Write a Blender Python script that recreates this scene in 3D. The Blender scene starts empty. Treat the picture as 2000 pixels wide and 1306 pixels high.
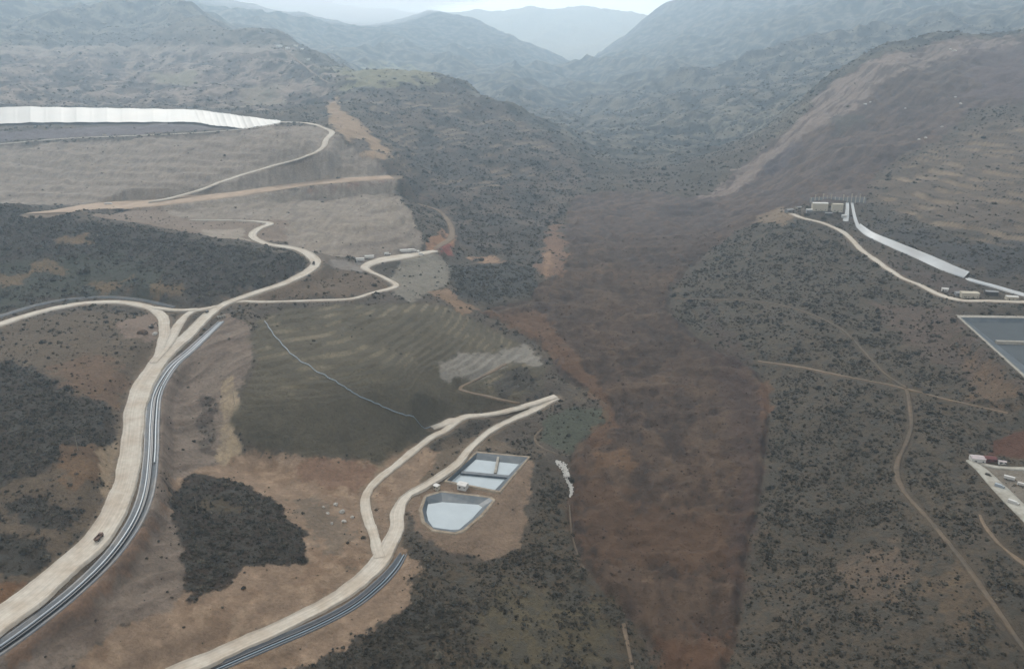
import bpy, bmesh, math, random
import numpy as np
from mathutils import Vector, Matrix

rnd = random.Random(7)
R = math.radians
scene = bpy.context.scene
col = scene.collection

# ------------------------------------------------------------------ camera, sky, sun, exposure
F = 1570.0                      # focal length in pixels of the 2000 px wide photograph
PITCH = R(20.0)
ZC = 500.0
cam_d = bpy.data.cameras.new("camera")
cam = bpy.data.objects.new("camera", cam_d)
col.objects.link(cam)
cam_d.sensor_width = 36.0
cam_d.lens = 36.0 * F / 2000.0
cam_d.clip_start = 1.0
cam_d.clip_end = 60000.0
cam.location = (0, 0, ZC)
cam.rotation_euler = (R(90) - PITCH, 0, 0)
scene.camera = cam

SUN_EL, SUN_AZ = R(42), R(-22)          # azimuth from +Y, negative = to the left
world = bpy.data.worlds.new("World")
scene.world = world
world.use_nodes = True
wn = world.node_tree
bg = wn.nodes["Background"]
sky = wn.nodes.new("ShaderNodeTexSky")
sky.sky_type = 'NISHITA'
sky.sun_disc = False
sky.sun_elevation = SUN_EL
sky.sun_rotation = SUN_AZ
sky.air_density = 1.0
sky.dust_density = 4.0
mixw = wn.nodes.new("ShaderNodeMix")
mixw.data_type = 'RGBA'
mixw.inputs[0].default_value = 0.93     # overcast: an even cloud sheet over most of the blue
mixw.inputs[7].default_value = (11.1, 10.8, 10.4, 1)
wn.links.new(sky.outputs[0], mixw.inputs[6])
wn.links.new(mixw.outputs[2], bg.inputs[0])
bg.inputs[1].default_value = 0.06

sun_d = bpy.data.lights.new("sun", 'SUN')
sun_d.energy = 1.5
sun_d.angle = R(10)
sun_d.color = (1.0, 0.95, 0.88)
sun = bpy.data.objects.new("sun", sun_d)
col.objects.link(sun)
sdir = Vector((math.sin(SUN_AZ) * math.cos(SUN_EL), math.cos(SUN_AZ) * math.cos(SUN_EL), math.sin(SUN_EL)))
sun.rotation_euler = sdir.to_track_quat('Z', 'Y').to_euler()
sun.location = (0, 0, 3000)

scene.view_settings.view_transform = 'Standard'
scene.view_settings.look = 'None'
scene.view_settings.exposure = 1.15
scene.view_settings.gamma = 1.0
scene.view_settings.use_curve_mapping = False
scene.cycles.volume_bounces = 12
scene.cycles.max_bounces = 16

HAZE_DENSITY = 1.0e-4
HAZE_COLOR = (0.65, 0.835, 1.0, 1)

# ------------------------------------------------------------------ small helpers
ALB = 0.48      # camera values of a lit surface -> base colour
def lin(c):
    return tuple((v / 255 / 12.92) if v / 255 <= 0.04045 else ((v / 255 + 0.055) / 1.055) ** 2.4 for v in c)

def A(r, g, b, k=1.0):
    l = lin((r, g, b)); k = k * ALB
    return np.array([l[0] * k, l[1] * k, l[2] * k], np.float32)

def tag(o, label=None, cat=None, group=None, kind=None):
    if label: o["label"] = label
    if cat: o["category"] = cat
    if group: o["group"] = group
    if kind: o["kind"] = kind
    return o

def np_mesh(name, verts, faces, smooth=False):
    me = bpy.data.meshes.new(name)
    verts = np.asarray(verts, np.float32); faces = np.asarray(faces, np.int32)
    k = faces.shape[1]
    me.vertices.add(len(verts)); me.vertices.foreach_set("co", verts.ravel())
    me.loops.add(faces.size); me.loops.foreach_set("vertex_index", faces.ravel())
    me.polygons.add(len(faces))
    me.polygons.foreach_set("loop_start", np.arange(0, faces.size, k, dtype=np.int32))
    me.polygons.foreach_set("use_smooth", np.full(len(faces), smooth, bool))
    me.update(calc_edges=True)
    me.validate()
    return me

def link(name, me, mat=None, parent=None):
    o = bpy.data.objects.new(name, me)
    col.objects.link(o)
    if mat is not None and me is not None:
        me.materials.clear(); me.materials.append(mat)
    if parent is not None: o.parent = parent
    return o

def empty(name, loc=(0, 0, 0), rz=0.0):
    o = bpy.data.objects.new(name, None)
    o.empty_display_size = 1.0
    col.objects.link(o)
    o.location = loc; o.rotation_euler = (0, 0, rz)
    return o

def copy_tree(o, parent=None):
    c = o.copy(); col.objects.link(c)
    if parent is not None: c.parent = parent
    for ch in list(o.children): copy_tree(ch, c)
    return c

class MB:
    """collects boxes, tubes and polygons into one mesh"""
    def __init__(s): s.v = []; s.f = []
    def quadbox(s, base, top):
        n = len(s.v); k = len(base)
        s.v += [tuple(p) for p in base] + [tuple(p) for p in top]
        s.f.append(tuple(n + i for i in reversed(range(k))))
        s.f.append(tuple(n + k + i for i in range(k)))
        for i in range(k):
            j = (i + 1) % k
            s.f.append((n + i, n + j, n + k + j, n + k + i))
        return s
    def box(s, x0, x1, y0, y1, z0, z1, taper=0.0):
        t = taper
        return s.quadbox([(x0, y0, z0), (x1, y0, z0), (x1, y1, z0), (x0, y1, z0)],
                         [(x0 + t, y0 + t, z1), (x1 - t, y0 + t, z1), (x1 - t, y1 - t, z1), (x0 + t, y1 - t, z1)])
    def prism(s, pts, z0, z1):
        return s.quadbox([(p[0], p[1], z0) for p in pts], [(p[0], p[1], z1) for p in pts])
    def tube(s, a, b, r, n=8, r2=None):
        a = Vector(a); b = Vector(b); d = (b - a).normalized()
        u = d.orthogonal().normalized(); w = d.cross(u)
        r2 = r if r2 is None else r2
        ring = lambda c, rr: [tuple(c + u * rr * math.cos(2 * math.pi * i / n) + w * rr * math.sin(2 * math.pi * i / n)) for i in range(n)]
        return s.quadbox(ring(a, r), ring(b, r2))
    def poly(s, pts):
        n = len(s.v); s.v += [tuple(p) for p in pts]; s.f.append(tuple(range(n, n + len(pts)))); return s
    def build(s, name, mat, parent=None, bevel=0.0):
        me = bpy.data.meshes.new(name)
        me.from_pydata(s.v, [], s.f)
        bm = bmesh.new(); bm.from_mesh(me)
        bmesh.ops.recalc_face_normals(bm, faces=bm.faces)
        if bevel > 0:
            bmesh.ops.bevel(bm, geom=list(bm.edges), offset=bevel, segments=1, affect='EDGES')
        bm.to_mesh(me); bm.free()
        return link(name, me, mat, parent)

# ------------------------------------------------------------------ materials
def mat(name, c, rough=0.8, spec=0.3, var=0.15, scale=0.5, bump=0.0, metal=0.0, randomv=0.0, dirt=None, dirt_amt=0.0, dirt_scale=0.1):
    m = bpy.data.materials.new(name); m.use_nodes = True
    nt = m.node_tree; b = nt.nodes["Principled BSDF"]
    b.inputs["Roughness"].default_value = rough
    b.inputs["Metallic"].default_value = metal
    b.inputs["Specular IOR Level"].default_value = spec
    tc = nt.nodes.new("ShaderNodeTexCoord")
    nz = nt.nodes.new("ShaderNodeTexNoise"); nz.inputs["Scale"].default_value = scale; nz.inputs["Detail"].default_value = 6
    nt.links.new(tc.outputs["Object"], nz.inputs["Vector"])
    mr = nt.nodes.new("ShaderNodeMapRange")
    mr.inputs["From Min"].default_value = 0.3; mr.inputs["From Max"].default_value = 0.7
    mr.inputs["To Min"].default_value = 1 - var; mr.inputs["To Max"].default_value = 1 + var
    nt.links.new(nz.outputs["Fac"], mr.inputs["Value"])
    last = mr.outputs[0]
    if randomv:
        oi = nt.nodes.new("ShaderNodeObjectInfo")
        m2 = nt.nodes.new("ShaderNodeMapRange"); m2.inputs["To Min"].default_value = 1 - randomv; m2.inputs["To Max"].default_value = 1 + randomv
        nt.links.new(oi.outputs["Random"], m2.inputs["Value"])
        mm = nt.nodes.new("ShaderNodeMath"); mm.operation = 'MULTIPLY'
        nt.links.new(last, mm.inputs[0]); nt.links.new(m2.outputs[0], mm.inputs[1]); last = mm.outputs[0]
    base = nt.nodes.new("ShaderNodeMix"); base.data_type = 'RGBA'
    base.inputs[0].default_value = 0.0
    base.inputs[6].default_value = (*[float(v) for v in c], 1)
    base.inputs[7].default_value = (*[float(v) for v in (dirt if dirt is not None else c)], 1)
    if dirt is not None:
        n2 = nt.nodes.new("ShaderNodeTexNoise"); n2.inputs["Scale"].default_value = dirt_scale; n2.inputs["Detail"].default_value = 8
        nt.links.new(tc.outputs["Object"], n2.inputs["Vector"])
        m3 = nt.nodes.new("ShaderNodeMapRange"); m3.inputs["From Min"].default_value = 0.42; m3.inputs["From Max"].default_value = 0.66
        m3.inputs["To Max"].default_value = dirt_amt
        nt.links.new(n2.outputs["Fac"], m3.inputs["Value"]); nt.links.new(m3.outputs[0], base.inputs[0])
    vm = nt.nodes.new("ShaderNodeVectorMath"); vm.operation = 'SCALE'
    nt.links.new(base.outputs[2], vm.inputs[0])
    nt.links.new(last, vm.inputs["Scale"])
    nt.links.new(vm.outputs[0], b.inputs["Base Color"])
    if bump:
        bp = nt.nodes.new("ShaderNodeBump"); bp.inputs["Strength"].default_value = bump; bp.inputs["Distance"].default_value = 1.0
        nt.links.new(nz.outputs["Fac"], bp.inputs["Height"]); nt.links.new(bp.outputs[0], b.inputs["Normal"])
    return m

# ------------------------------------------------------------------ pixel <-> world
cp, sp = math.cos(PITCH), math.sin(PITCH)
def ray(u, v):
    a = (np.asarray(u, float) - 1000) / F; b = -(np.asarray(v, float) - 653) / F
    return a, cp + b * sp, -sp + b * cp          # direction x, y, z

def at_y(u, v, Y):
    dx, dy, dz = ray(u, v); t = Y / dy
    return dx * t, Y, ZC + dz * t

def at_z(u, v, z):
    dx, dy, dz = ray(u, v); t = (z - ZC) / dz
    return dx * t, dy * t, z

# ------------------------------------------------------------------ noise
_rs = np.random.RandomState(3)
_perm = _rs.permutation(4096).astype(np.int64)
_ang = (_rs.rand(4096) * 2 * np.pi).astype(np.float32)
_gx, _gy = np.cos(_ang), np.sin(_ang)
def perlin(x, y, seed=0):
    x = np.asarray(x, np.float32); y = np.asarray(y, np.float32)
    xi = np.floor(x).astype(np.int64); yi = np.floor(y).astype(np.int64)
    fx = x - xi; fy = y - yi
    def g(ix, iy, dx, dy):
        h = _perm[(_perm[(ix + seed * 57) & 4095] + iy) & 4095]
        return _gx[h] * dx + _gy[h] * dy
    u = fx * fx * fx * (fx * (fx * 6 - 15) + 10); v = fy * fy * fy * (fy * (fy * 6 - 15) + 10)
    a = g(xi, yi, fx, fy); b = g(xi + 1, yi, fx - 1, fy)
    c = g(xi, yi + 1, fx, fy - 1); d = g(xi + 1, yi + 1, fx - 1, fy - 1)
    return ((a + (b - a) * u) + ((c + (d - c) * u) - (a + (b - a) * u)) * v) * 1.5

def fbm(x, y, L, oct=4, seed=0, gain=0.5):
    s = 0; a = 1.0; f = 1.0 / L
    for i in range(oct):
        s = s + a * perlin(x * f, y * f, seed + i * 11); a *= gain; f *= 2.03
    return s

def ridged(x, y, L, oct=4, seed=0):
    s = 0; a = 1.0; f = 1.0 / L
    for i in range(oct):
        s = s + a * (1 - 2 * np.abs(perlin(x * f, y * f, seed + i * 13))); a *= 0.5; f *= 2.0
    return s

def smooth(a, b, x):
    t = np.clip((x - a) / (b - a), 0, 1); return t * t * (3 - 2 * t)

# ------------------------------------------------------------------ terrain: control heights
PZ = [  # pixel, pixel, height of the ground there
 (1300,1306,60),(1360,1200,64),(1300,1100,70),(1300,1000,76),(1300,900,84),(1300,800,94),(1280,700,106),(1200,620,120),
 (1150,560,130),(1200,480,142),(1200,420,155),(1240,380,170),
 (1120,1000,80),(1480,1000,82),(1140,900,86),(1490,880,90),(1480,740,108),(1320,620,122),(1440,1200,70),(1230,1200,70),
 (1100,720,112),(980,620,130),(1050,560,136),
 (1000,1306,75),(700,1306,84),(1000,1150,82),(1080,1000,83),(880,1150,84),(1150,1250,68),
 (830,1000,92),(930,880,93),(1040,900,92),(900,1035,92),(1020,1060,82),(940,1090,82),(1035,990,84),
 (350,1306,92),(550,1220,90),(740,1110,89),(770,1000,91),(720,960,93),(740,930,94),(850,850,98),(880,820,100),
 (1000,790,103),(1090,775,104),(900,880,97),(1130,830,96),
 (600,930,104),(520,900,106),(650,1000,97),(640,1150,92),(400,1250,98),(200,1290,108),
 (450,1020,112),(560,1060,104),(380,1130,108),(450,950,116),(340,960,122),
 (330,1050,120),(300,1180,112),(120,1290,118),
 (0,1240,134),(100,1150,137),(195,1052,140),(245,950,146),(265,850,153),(280,760,162),(330,680,172),(380,625,180),
 (440,600,184),(530,565,190),(600,530,196),(615,505,198),(560,485,202),(495,465,208),(540,435,214),
 (200,900,160),(100,800,172),(0,900,164),(0,750,178),(100,1000,150),(0,1100,142),(200,700,180),(0,680,184),(220,620,187),
 (330,620,181),(300,600,184),(240,588,187),(170,590,189),(80,610,189),(0,635,188),
 (350,750,150),(400,850,128),(440,700,165),(440,800,140),(350,880,132),(470,620,180),
 (520,640,172),(560,720,158),(650,800,138),(520,860,122),(700,880,108),(620,870,116),(700,640,166),(850,620,156),
 (800,720,146),(900,700,136),(1000,700,122),(850,800,122),(780,840,112),(1040,740,112),(960,770,112),
 (650,590,178),(770,560,170),(900,600,150),(850,540,168),(870,500,166),(950,560,140),(920,510,148),(1050,520,145),
 (640,545,182),(700,555,176),(800,495,184),(720,515,184),(800,530,172),
 (1500,560,150),(1400,560,140),(1450,480,165),(1550,440,198),(1620,430,206),(1650,520,172),(1750,600,160),(1600,640,146),
 (1500,700,122),(1700,760,138),(1600,800,118),(1800,850,132),(1620,950,100),(1600,1100,88),(1750,1000,116),(1850,1050,122),
 (1700,1200,102),(1850,1250,112),(1980,1200,120),(1980,1050,134),(1950,930,134),(2000,880,140),(1900,880,136),(1880,780,146),
 (1900,700,158),(1960,760,164),(1870,620,174),(1990,740,174),(1830,640,164),(1500,1250,78),(1530,1000,90),(1520,850,98),
 (1570,425,207),(1680,490,188),(1750,535,180),(1850,580,176),(1920,588,176),(1690,455,200),(1800,500,190),(1880,535,183),(2000,570,178),
 (1950,650,173),
]
PY = [  # pixel, pixel, distance ahead of the camera
 (0,402,1205),(180,425,1200),(350,452,1186),(500,485,1140),(200,500,1090),(400,530,1060),(100,560,1010),(300,565,1000),
 (0,380,1560),(0,285,1830),(250,272,1830),(450,255,1860),(560,240,1880),(640,260,1760),(620,300,1650),(450,330,1600),
 (350,375,1520),(250,400,1480),(130,408,1500),(200,350,1620),(700,350,1640),(600,360,1600),(700,320,1690),(740,310,1700),
 (700,240,1950),(760,300,1780),(100,265,1900),(200,247,1980),(400,235,2000),(50,208,2180),(380,215,2170),(540,238,1960),
 (600,450,1330),(700,400,1480),(760,350,1640),(820,470,1310),(780,400,1470),(800,380,1640),(870,440,1480),(350,430,1346),
 (200,190,2450),(450,190,2400),(100,150,2650),(300,130,2800),(200,80,3000),(0,60,3000),(0,0,3500),(150,0,3500),(150,-60,4200),
 (350,20,3300),(450,60,3000),(545,85,2850),(400,110,2850),(500,150,2600),(600,160,2500),(700,170,2400),(580,200,2250),(650,130,2650),
 (760,140,2600),(860,147,2550),(850,200,2350),(720,210,2150),(800,260,2050),(950,260,2200),(1000,212,2400),(1100,272,2250),
 (1000,320,1990),(850,330,1850),(950,400,1680),(1050,380,1800),(1050,450,1520),(1170,335,2040),(950,470,1450),
 (1180,300,2300),(1230,340,2080),(1300,350,1980),(1370,380,1830),(1250,290,2450),(1200,220,3000),(1130,170,3600),(1120,130,4200),
 (1050,230,2850),(1000,170,3400),(900,130,3500),(750,110,3700),(850,60,4200),(900,25,4500),(960,45,4400),(1040,85,4300),
 (700,50,4600),(650,20,5000),(500,10,5000),
 (1200,85,4300),(1280,14,4500),(1350,-5,4500),(1240,48,4420),(1160,108,4320),(1120,134,4400),(1080,108,4280),(1450,-30,4500),(1700,-60,4300),(2000,-80,4200),(1700,0,3800),(2000,0,3700),
 (1400,100,3700),(1600,80,3300),(1900,30,3300),(1300,200,2900),(1450,200,2800),(1350,290,2350),(1550,150,3000),(1280,130,3700),
 (1000,14,6800),(1150,15,6800),(1230,26,6800),(1130,90,5600),(1080,60,6200),(1200,60,6200),
 (1900,350,1500),(1800,450,1290),(2000,500,1150),(2000,350,1450),(2000,230,1850),(1900,210,1980),(1700,350,1650),(1800,300,1720),
 (1700,430,1400),(1650,385,1520),(1620,405,1450),(1900,470,1230),(1950,540,1110),
 (1700,250,1950),(1800,180,2100),(1950,120,2250),(1550,340,1850),(1600,300,1850),(1500,400,1640),(1640,330,1720),
 (1450,312,2000),(1550,232,2150),(1610,155,2300),(1700,103,2400),(1850,67,2500),(2000,57,2500),
]
PW = [  # plain world points: ground out of sight
 (-800,3500,430),(-500,3200,330),(-200,2900,275),(0,2650,245),(-300,5600,500),
 (150,5300,380),(380,5200,350),(850,5200,470),(-150,5300,470),(345,4800,345),(600,4800,420),
 (1150,2800,400),(900,2600,320),(1700,3000,470),(700,2350,240),
 (-2000,6500,850),(3500,6500,950),(0,7700,600),(1500,7700,600),(-4500,7700,800),(5500,7700,900),
 (-700,300,170),(-700,700,210),(-1000,1000,260),(0,200,50),(0,-300,60),(-400,0,140),(500,200,120),(700,500,150),(900,900,200),
 (1300,1300,280),(-150,4900,520),(-1300,1500,260),(-1800,2200,400),(2200,2200,540),(-2800,3500,700),(3000,3500,780),(300,300,60),(-300,300,110),
 (-500,1330,212),(-330,1330,205),
]
def far_y(Y):
    """distances beyond the spurs stretch out: the mountains stand well behind the valley"""
    t = max(0.0, min(Y, 4500) - 2000)
    return Y + 0.62 * t * t / 1000 + max(0.0, Y - 4500) * 0.6
def push(p):
    k = far_y(p[1]) / p[1] if p[1] > 2000 else 1.0
    return (p[0] * k, p[1] * k, ZC + (p[2] - ZC) * k)
pts = [at_z(u, v, z) for u, v, z in PZ] + [at_y(u, v, far_y(Y)) for u, v, Y in PY] + [push(p) for p in PW]
pts = np.array(pts, float)
def warp(x, y):
    yy = np.maximum(y, 0) + 250.0 + np.minimum(y, 0) * 0.2
    return x / yy, np.log(yy)
CS = 0.03
wx, wy = warp(pts[:, 0], pts[:, 1])
n = len(pts)
D = np.sqrt((wx[:, None] - wx) ** 2 + (wy[:, None] - wy) ** 2 + CS * CS)
Mx = np.zeros((n + 3, n + 3)); Mx[:n, :n] = -D + np.eye(n) * 0.0008
Mx[:n, n] = 1; Mx[:n, n + 1] = wx; Mx[:n, n + 2] = wy; Mx[n:, :n] = Mx[:n, n:].T
coef = np.linalg.solve(Mx, np.concatenate([pts[:, 2], np.zeros(3)]))
def base_height(x, y):
    sh = x.shape; x = x.ravel(); y = y.ravel()
    a, b = warp(x, y); a = a.astype(np.float32); b = b.astype(np.float32)
    out = (coef[n] + coef[n + 1] * a + coef[n + 2] * b).astype(np.float32)
    for i in range(n):
        out -= np.float32(coef[i]) * np.sqrt((a - np.float32(wx[i])) ** 2 + (b - np.float32(wy[i])) ** 2 + np.float32(CS * CS))
    return out.reshape(sh)

# grid: finer near, coarser far
ys = [-300.0]
while ys[-1] < 13400:
    y = ys[-1]
    ys.append(y + (25 if y < 350 else max(2.2, 0.0036 * y)))
YS = np.array(ys)
SS = np.concatenate([np.linspace(-3.0, -1.06, 34)[:-1], np.linspace(-1.06, 1.06, 640), np.linspace(1.06, 3.0, 34)[1:]])
WY = np.maximum(130 + 0.62 * YS, 230)
GX = (SS[None, :] * WY[:, None]).astype(np.float32)
GY = np.repeat(YS[:, None], len(SS), 1).astype(np.float32)
H = base_height(GX, GY)

def bil(G, x, y):
    x = np.asarray(x, float); y = np.asarray(y, float)
    r = np.interp(y, YS, np.arange(len(YS)))
    r0 = np.clip(np.floor(r).astype(int), 0, len(YS) - 2); fr = r - r0
    w = np.maximum(130 + 0.62 * y, 230)
    c = np.interp(x / w, SS, np.arange(len(SS)))
    c0 = np.clip(np.floor(c).astype(int), 0, len(SS) - 2); fc = c - c0
    return (G[r0, c0] * (1 - fr) * (1 - fc) + G[r0 + 1, c0] * fr * (1 - fc) + G[r0, c0 + 1] * (1 - fr) * fc + G[r0 + 1, c0 + 1] * fr * fc)

TT = np.concatenate([np.arange(300, 1600, 2.5), np.arange(1600, 4000, 6), np.arange(4000, 13600, 20)])
def hit(u, v, G=None):
    """where the sight line of pixel (u, v) first meets the ground"""
    G = H if G is None else G
    dx, dy, dz = ray(u, v)
    L = math.sqrt(dx * dx + dy * dy + dz * dz); dx, dy, dz = dx / L, dy / L, dz / L
    x, y, z = dx * TT, dy * TT, ZC + dz * TT
    below = np.nonzero(z < bil(G, x, y))[0]
    i = below[0] if len(below) else len(TT) - 1
    if i == 0: t = TT[0]
    else:
        t0, t1 = TT[i - 1], TT[i]
        for _ in range(12):
            tm = (t0 + t1) / 2
            if ZC + dz * tm < float(bil(G, dx * tm, dy * tm)): t1 = tm
            else: t0 = tm
        t = (t0 + t1) / 2
    return np.array([dx * t, dy * t, ZC + dz * t])

def spline(P, step):
    """Catmull-Rom through rows of P (any number of columns), resampled about every step metres"""
    P = np.asarray(P, float); Q = np.vstack([2 * P[0] - P[1], P, 2 * P[-1] - P[-2]])
    out = []
    for i in range(1, len(Q) - 2):
        k = max(2, int(np.linalg.norm(Q[i + 1, :2] - Q[i, :2]) / step))
        for t in np.arange(k) / k:
            out.append(0.5 * ((2 * Q[i]) + (-Q[i - 1] + Q[i + 1]) * t + (2 * Q[i - 1] - 5 * Q[i] + 4 * Q[i + 1] - Q[i + 2]) * t * t + (-Q[i - 1] + 3 * Q[i] - 3 * Q[i + 1] + Q[i + 2]) * t ** 3))
    out.append(P[-1]); return np.array(out)

def sdf(poly, x, y, pad=200.0):
    """signed distance in metres, negative inside; +pad outside the box of the polygon"""
    P = np.asarray(poly, float)[:, :2]
    out = np.full(x.shape, pad, np.float32)
    m = (x > P[:, 0].min() - pad) & (x < P[:, 0].max() + pad) & (y > P[:, 1].min() - pad) & (y < P[:, 1].max() + pad)
    px, py = x[m], y[m]
    d = np.full(px.shape, 1e18, np.float32); ins = np.zeros(px.shape, bool)
    for i in range(len(P)):
        a = P[i].astype(np.float32); b = P[(i + 1) % len(P)].astype(np.float32); e = b - a
        wx_, wy_ = px - a[0], py - a[1]
        t = np.clip((wx_ * e[0] + wy_ * e[1]) / max(float(e @ e), 1e-6), 0, 1)
        d = np.minimum(d, (wx_ - e[0] * t) ** 2 + (wy_ - e[1] * t) ** 2)
        c = ((a[1] <= py) != (b[1] <= py))
        if abs(e[1]) > 1e-9: ins ^= c & (px < a[0] + (py - a[1]) / e[1] * e[0])
    s = np.sqrt(d); s[ins] *= -1
    out[m] = np.minimum(s, pad); return out

def zone(px, G=None):
    """a closed outline given as pixels, laid on the ground"""
    out = []
    for i in range(len(px)):
        a = np.array(px[i], float); b = np.array(px[(i + 1) % len(px)], float)
        k = max(1, int(np.hypot(*(b - a)) / 40))
        for t in range(k): out.append(hit(*(a + (b - a) * t / k), G)[:2])
    return np.array(out)

# ------------------------------------------------------------------ roads: pixel centre lines, widths in metres
ROADS = {
 "haul": ("haul_road", [(-70,1262,24),(0,1207,24),(60,1165,23),(130,1105,22),(185,1055,21),(222,1000,20),(243,945,19),(256,880,19),(264,800,19),(283,745,20),
          (322,692,19),(365,655,15),(400,622,13),(440,593,12),(500,573,12),(560,551,13),(600,531,15),(617,516,16),(606,498,14),(572,486,12),(520,476,12),(494,463,13),(502,449,12),(527,438,13),(512,433,9),(440,431,6),(370,430,5)]),
 "strand": ("dirt_road", [(300,712,9),(330,668,10),(352,630,9),(374,608,9),(405,601,8),(432,596,7)]),
 "loop": ("dirt_road", [(-60,653,13),(0,634,13),(80,608,13),(165,592,13),(240,591,12),(290,600,12),(318,620,12),(321,650,12),(309,690,11),(298,722,9)]),
 "link": ("dirt_road", [(300,600,7),(345,606,7),(385,604,7)]),
 "track": ("dirt_road", [(440,590,6),(560,588,6),(680,584,6),(730,571,7),(768,563,9),(772,555,8),(745,541,7),(722,529,8),(714,518,14),(740,509,24),(795,499,26),(850,491,12)]),
 "padrim": ("dirt_road", [(-40,284,7),(0,281,7),(130,270,7),(280,264,7),(400,258,7),(500,249,7),(545,241,8)]),
 "padroad": ("dirt_road", [(545,238,10),(600,240,10),(632,249,10),(648,259,12),(636,273,11),(630,288,10),(600,304,9),(530,325,9),(450,348,9),(395,369,10),(340,385,12),(290,395,10)]),
 "bench": ("bench_road", [(90,414,60),(200,405,115),(330,392,85),(450,380,48),(560,364,46),(650,353,52),(765,346,44)]),
 "lower": ("valley_road", [(300,1336,14),(340,1318,14),(400,1290,14),(470,1256,13),(560,1220,13),(650,1172,13),(708,1130,14),(742,1095,15),(760,1065,13),(775,1030,11),(776,1000,11),(792,972,10),(840,944,9),(890,905,8),(930,866,8),(970,836,9),(1040,801,9),(1088,776,9)]),
 "fork": ("dirt_road", [(744,1090,9),(730,1045,9),(717,1005,10),(716,970,9),(732,943,9),(780,902,8),(840,857,8),(866,837,9),(884,827,10),(906,820,9),(930,814,8),(980,804,8),(1040,788,8),(1086,773,9)]),
 "stub": ("dirt_road", [(892,825,13),(882,818,15),(867,810,11),(842,804,8)]),
 "spurtrack": ("dirt_track", [(1015,789,3),(960,775,3.5),(908,765,4),(900,752,4),(940,735,5),(988,710,6)]),
 "portal": ("dirt_road", [(1546,418,10),(1570,425,9),(1610,436,8),(1650,456,8),(1682,486,9),(1720,515,9),(1760,540,8),(1800,559,8),(1840,577,9),(1880,585,9),(1930,588,8),(2010,589,8)]),
 "hilltrack": ("dirt_track", [(1318,583,3),(1400,585,3),(1480,588,3),(1560,605,3),(1640,640,3),(1690,690,3),(1730,730,3),(1770,757,4)]),
 "redtrack": ("dirt_track", [(1480,706,6),(1560,716,6),(1660,736,5),(1770,757,5),(1860,785,3),(1970,802,3)]),
 "downtrack": ("dirt_track", [(1770,757,4),(1780,830,4),(1752,910,5),(1764,955,4),(1820,1020,4),(1870,1080,4),(1930,1160,4),(1990,1250,4),(2050,1330,4)]),
 "cornertrack": ("dirt_track", [(1913,1005,4),(1925,1030,3.5),(1955,1060,3.5),(2020,1118,4)]),
 "villagetrack": ("dirt_track", [(545,88,7),(590,125,7),(640,160,7),(700,165,7)]),
 "gullytrack": ("dirt_track", [(815,395,6),(860,415,7),(880,440,9),(880,465,14),(850,485,10)]),
}
roads = {}
for key, (nm, P) in ROADS.items():
    W = np.array([list(hit(u, v)) + [w] for u, v, w in P])
    S = spline(W, 4.0)
    k = 9
    zz = np.pad(S[:, 2], (k, k), mode='edge')
    S[:, 2] = np.convolve(zz, np.ones(2 * k + 1) / (2 * k + 1), 'valid')
    roads[key] = [nm, S]
fS = roads["fork"][1]; sS = roads["stub"][1]
sS[:, 2] = fS[int(np.argmin((fS[:, 0] - sS[0, 0]) ** 2 + (fS[:, 1] - sS[0, 1]) ** 2)), 2] + np.linspace(.1, 1.2, len(sS))

# land noise before the roads are graded in
def dist_line(S, x, y, pad):
    """distance to a centre line, height and half width at the nearest point"""
    d = np.full(x.shape, pad, np.float32); z = np.zeros(x.shape, np.float32); hw = np.zeros(x.shape, np.float32)
    m = (x > S[:, 0].min() - pad) & (x < S[:, 0].max() + pad) & (y > S[:, 1].min() - pad) & (y < S[:, 1].max() + pad)
    px, py = x[m], y[m]; bd = np.full(px.shape, pad * pad, np.float32); bz = np.zeros(px.shape, np.float32); bw = bz.copy()
    Q = S[::2] if len(S) > 60 else S
    if len(Q) and not np.allclose(Q[-1], S[-1]): Q = np.vstack([Q, S[-1]])
    for i in range(len(Q) - 1):
        a, b = Q[i], Q[i + 1]; e = b - a
        q = (np.abs(py - (a[1] + b[1]) / 2) < pad + 6) & (np.abs(px - (a[0] + b[0]) / 2) < pad + 6)
        if not q.any(): continue
        qx, qy = px[q] - a[0], py[q] - a[1]
        t = np.clip((qx * e[0] + qy * e[1]) / max(e[0] ** 2 + e[1] ** 2, 1e-6), 0, 1)
        dd = (qx - e[0] * t) ** 2 + (qy - e[1] * t) ** 2
        idx = np.nonzero(q)[0]; b_ = dd < bd[idx]; idx = idx[b_]
        bd[idx] = dd[b_]; bz[idx] = (a[2] + e[2] * t)[b_]; bw[idx] = (a[3] + e[3] * t)[b_] / 2
    d[m] = np.sqrt(bd); z[m] = bz; hw[m] = bw
    return d, z, hw

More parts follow.
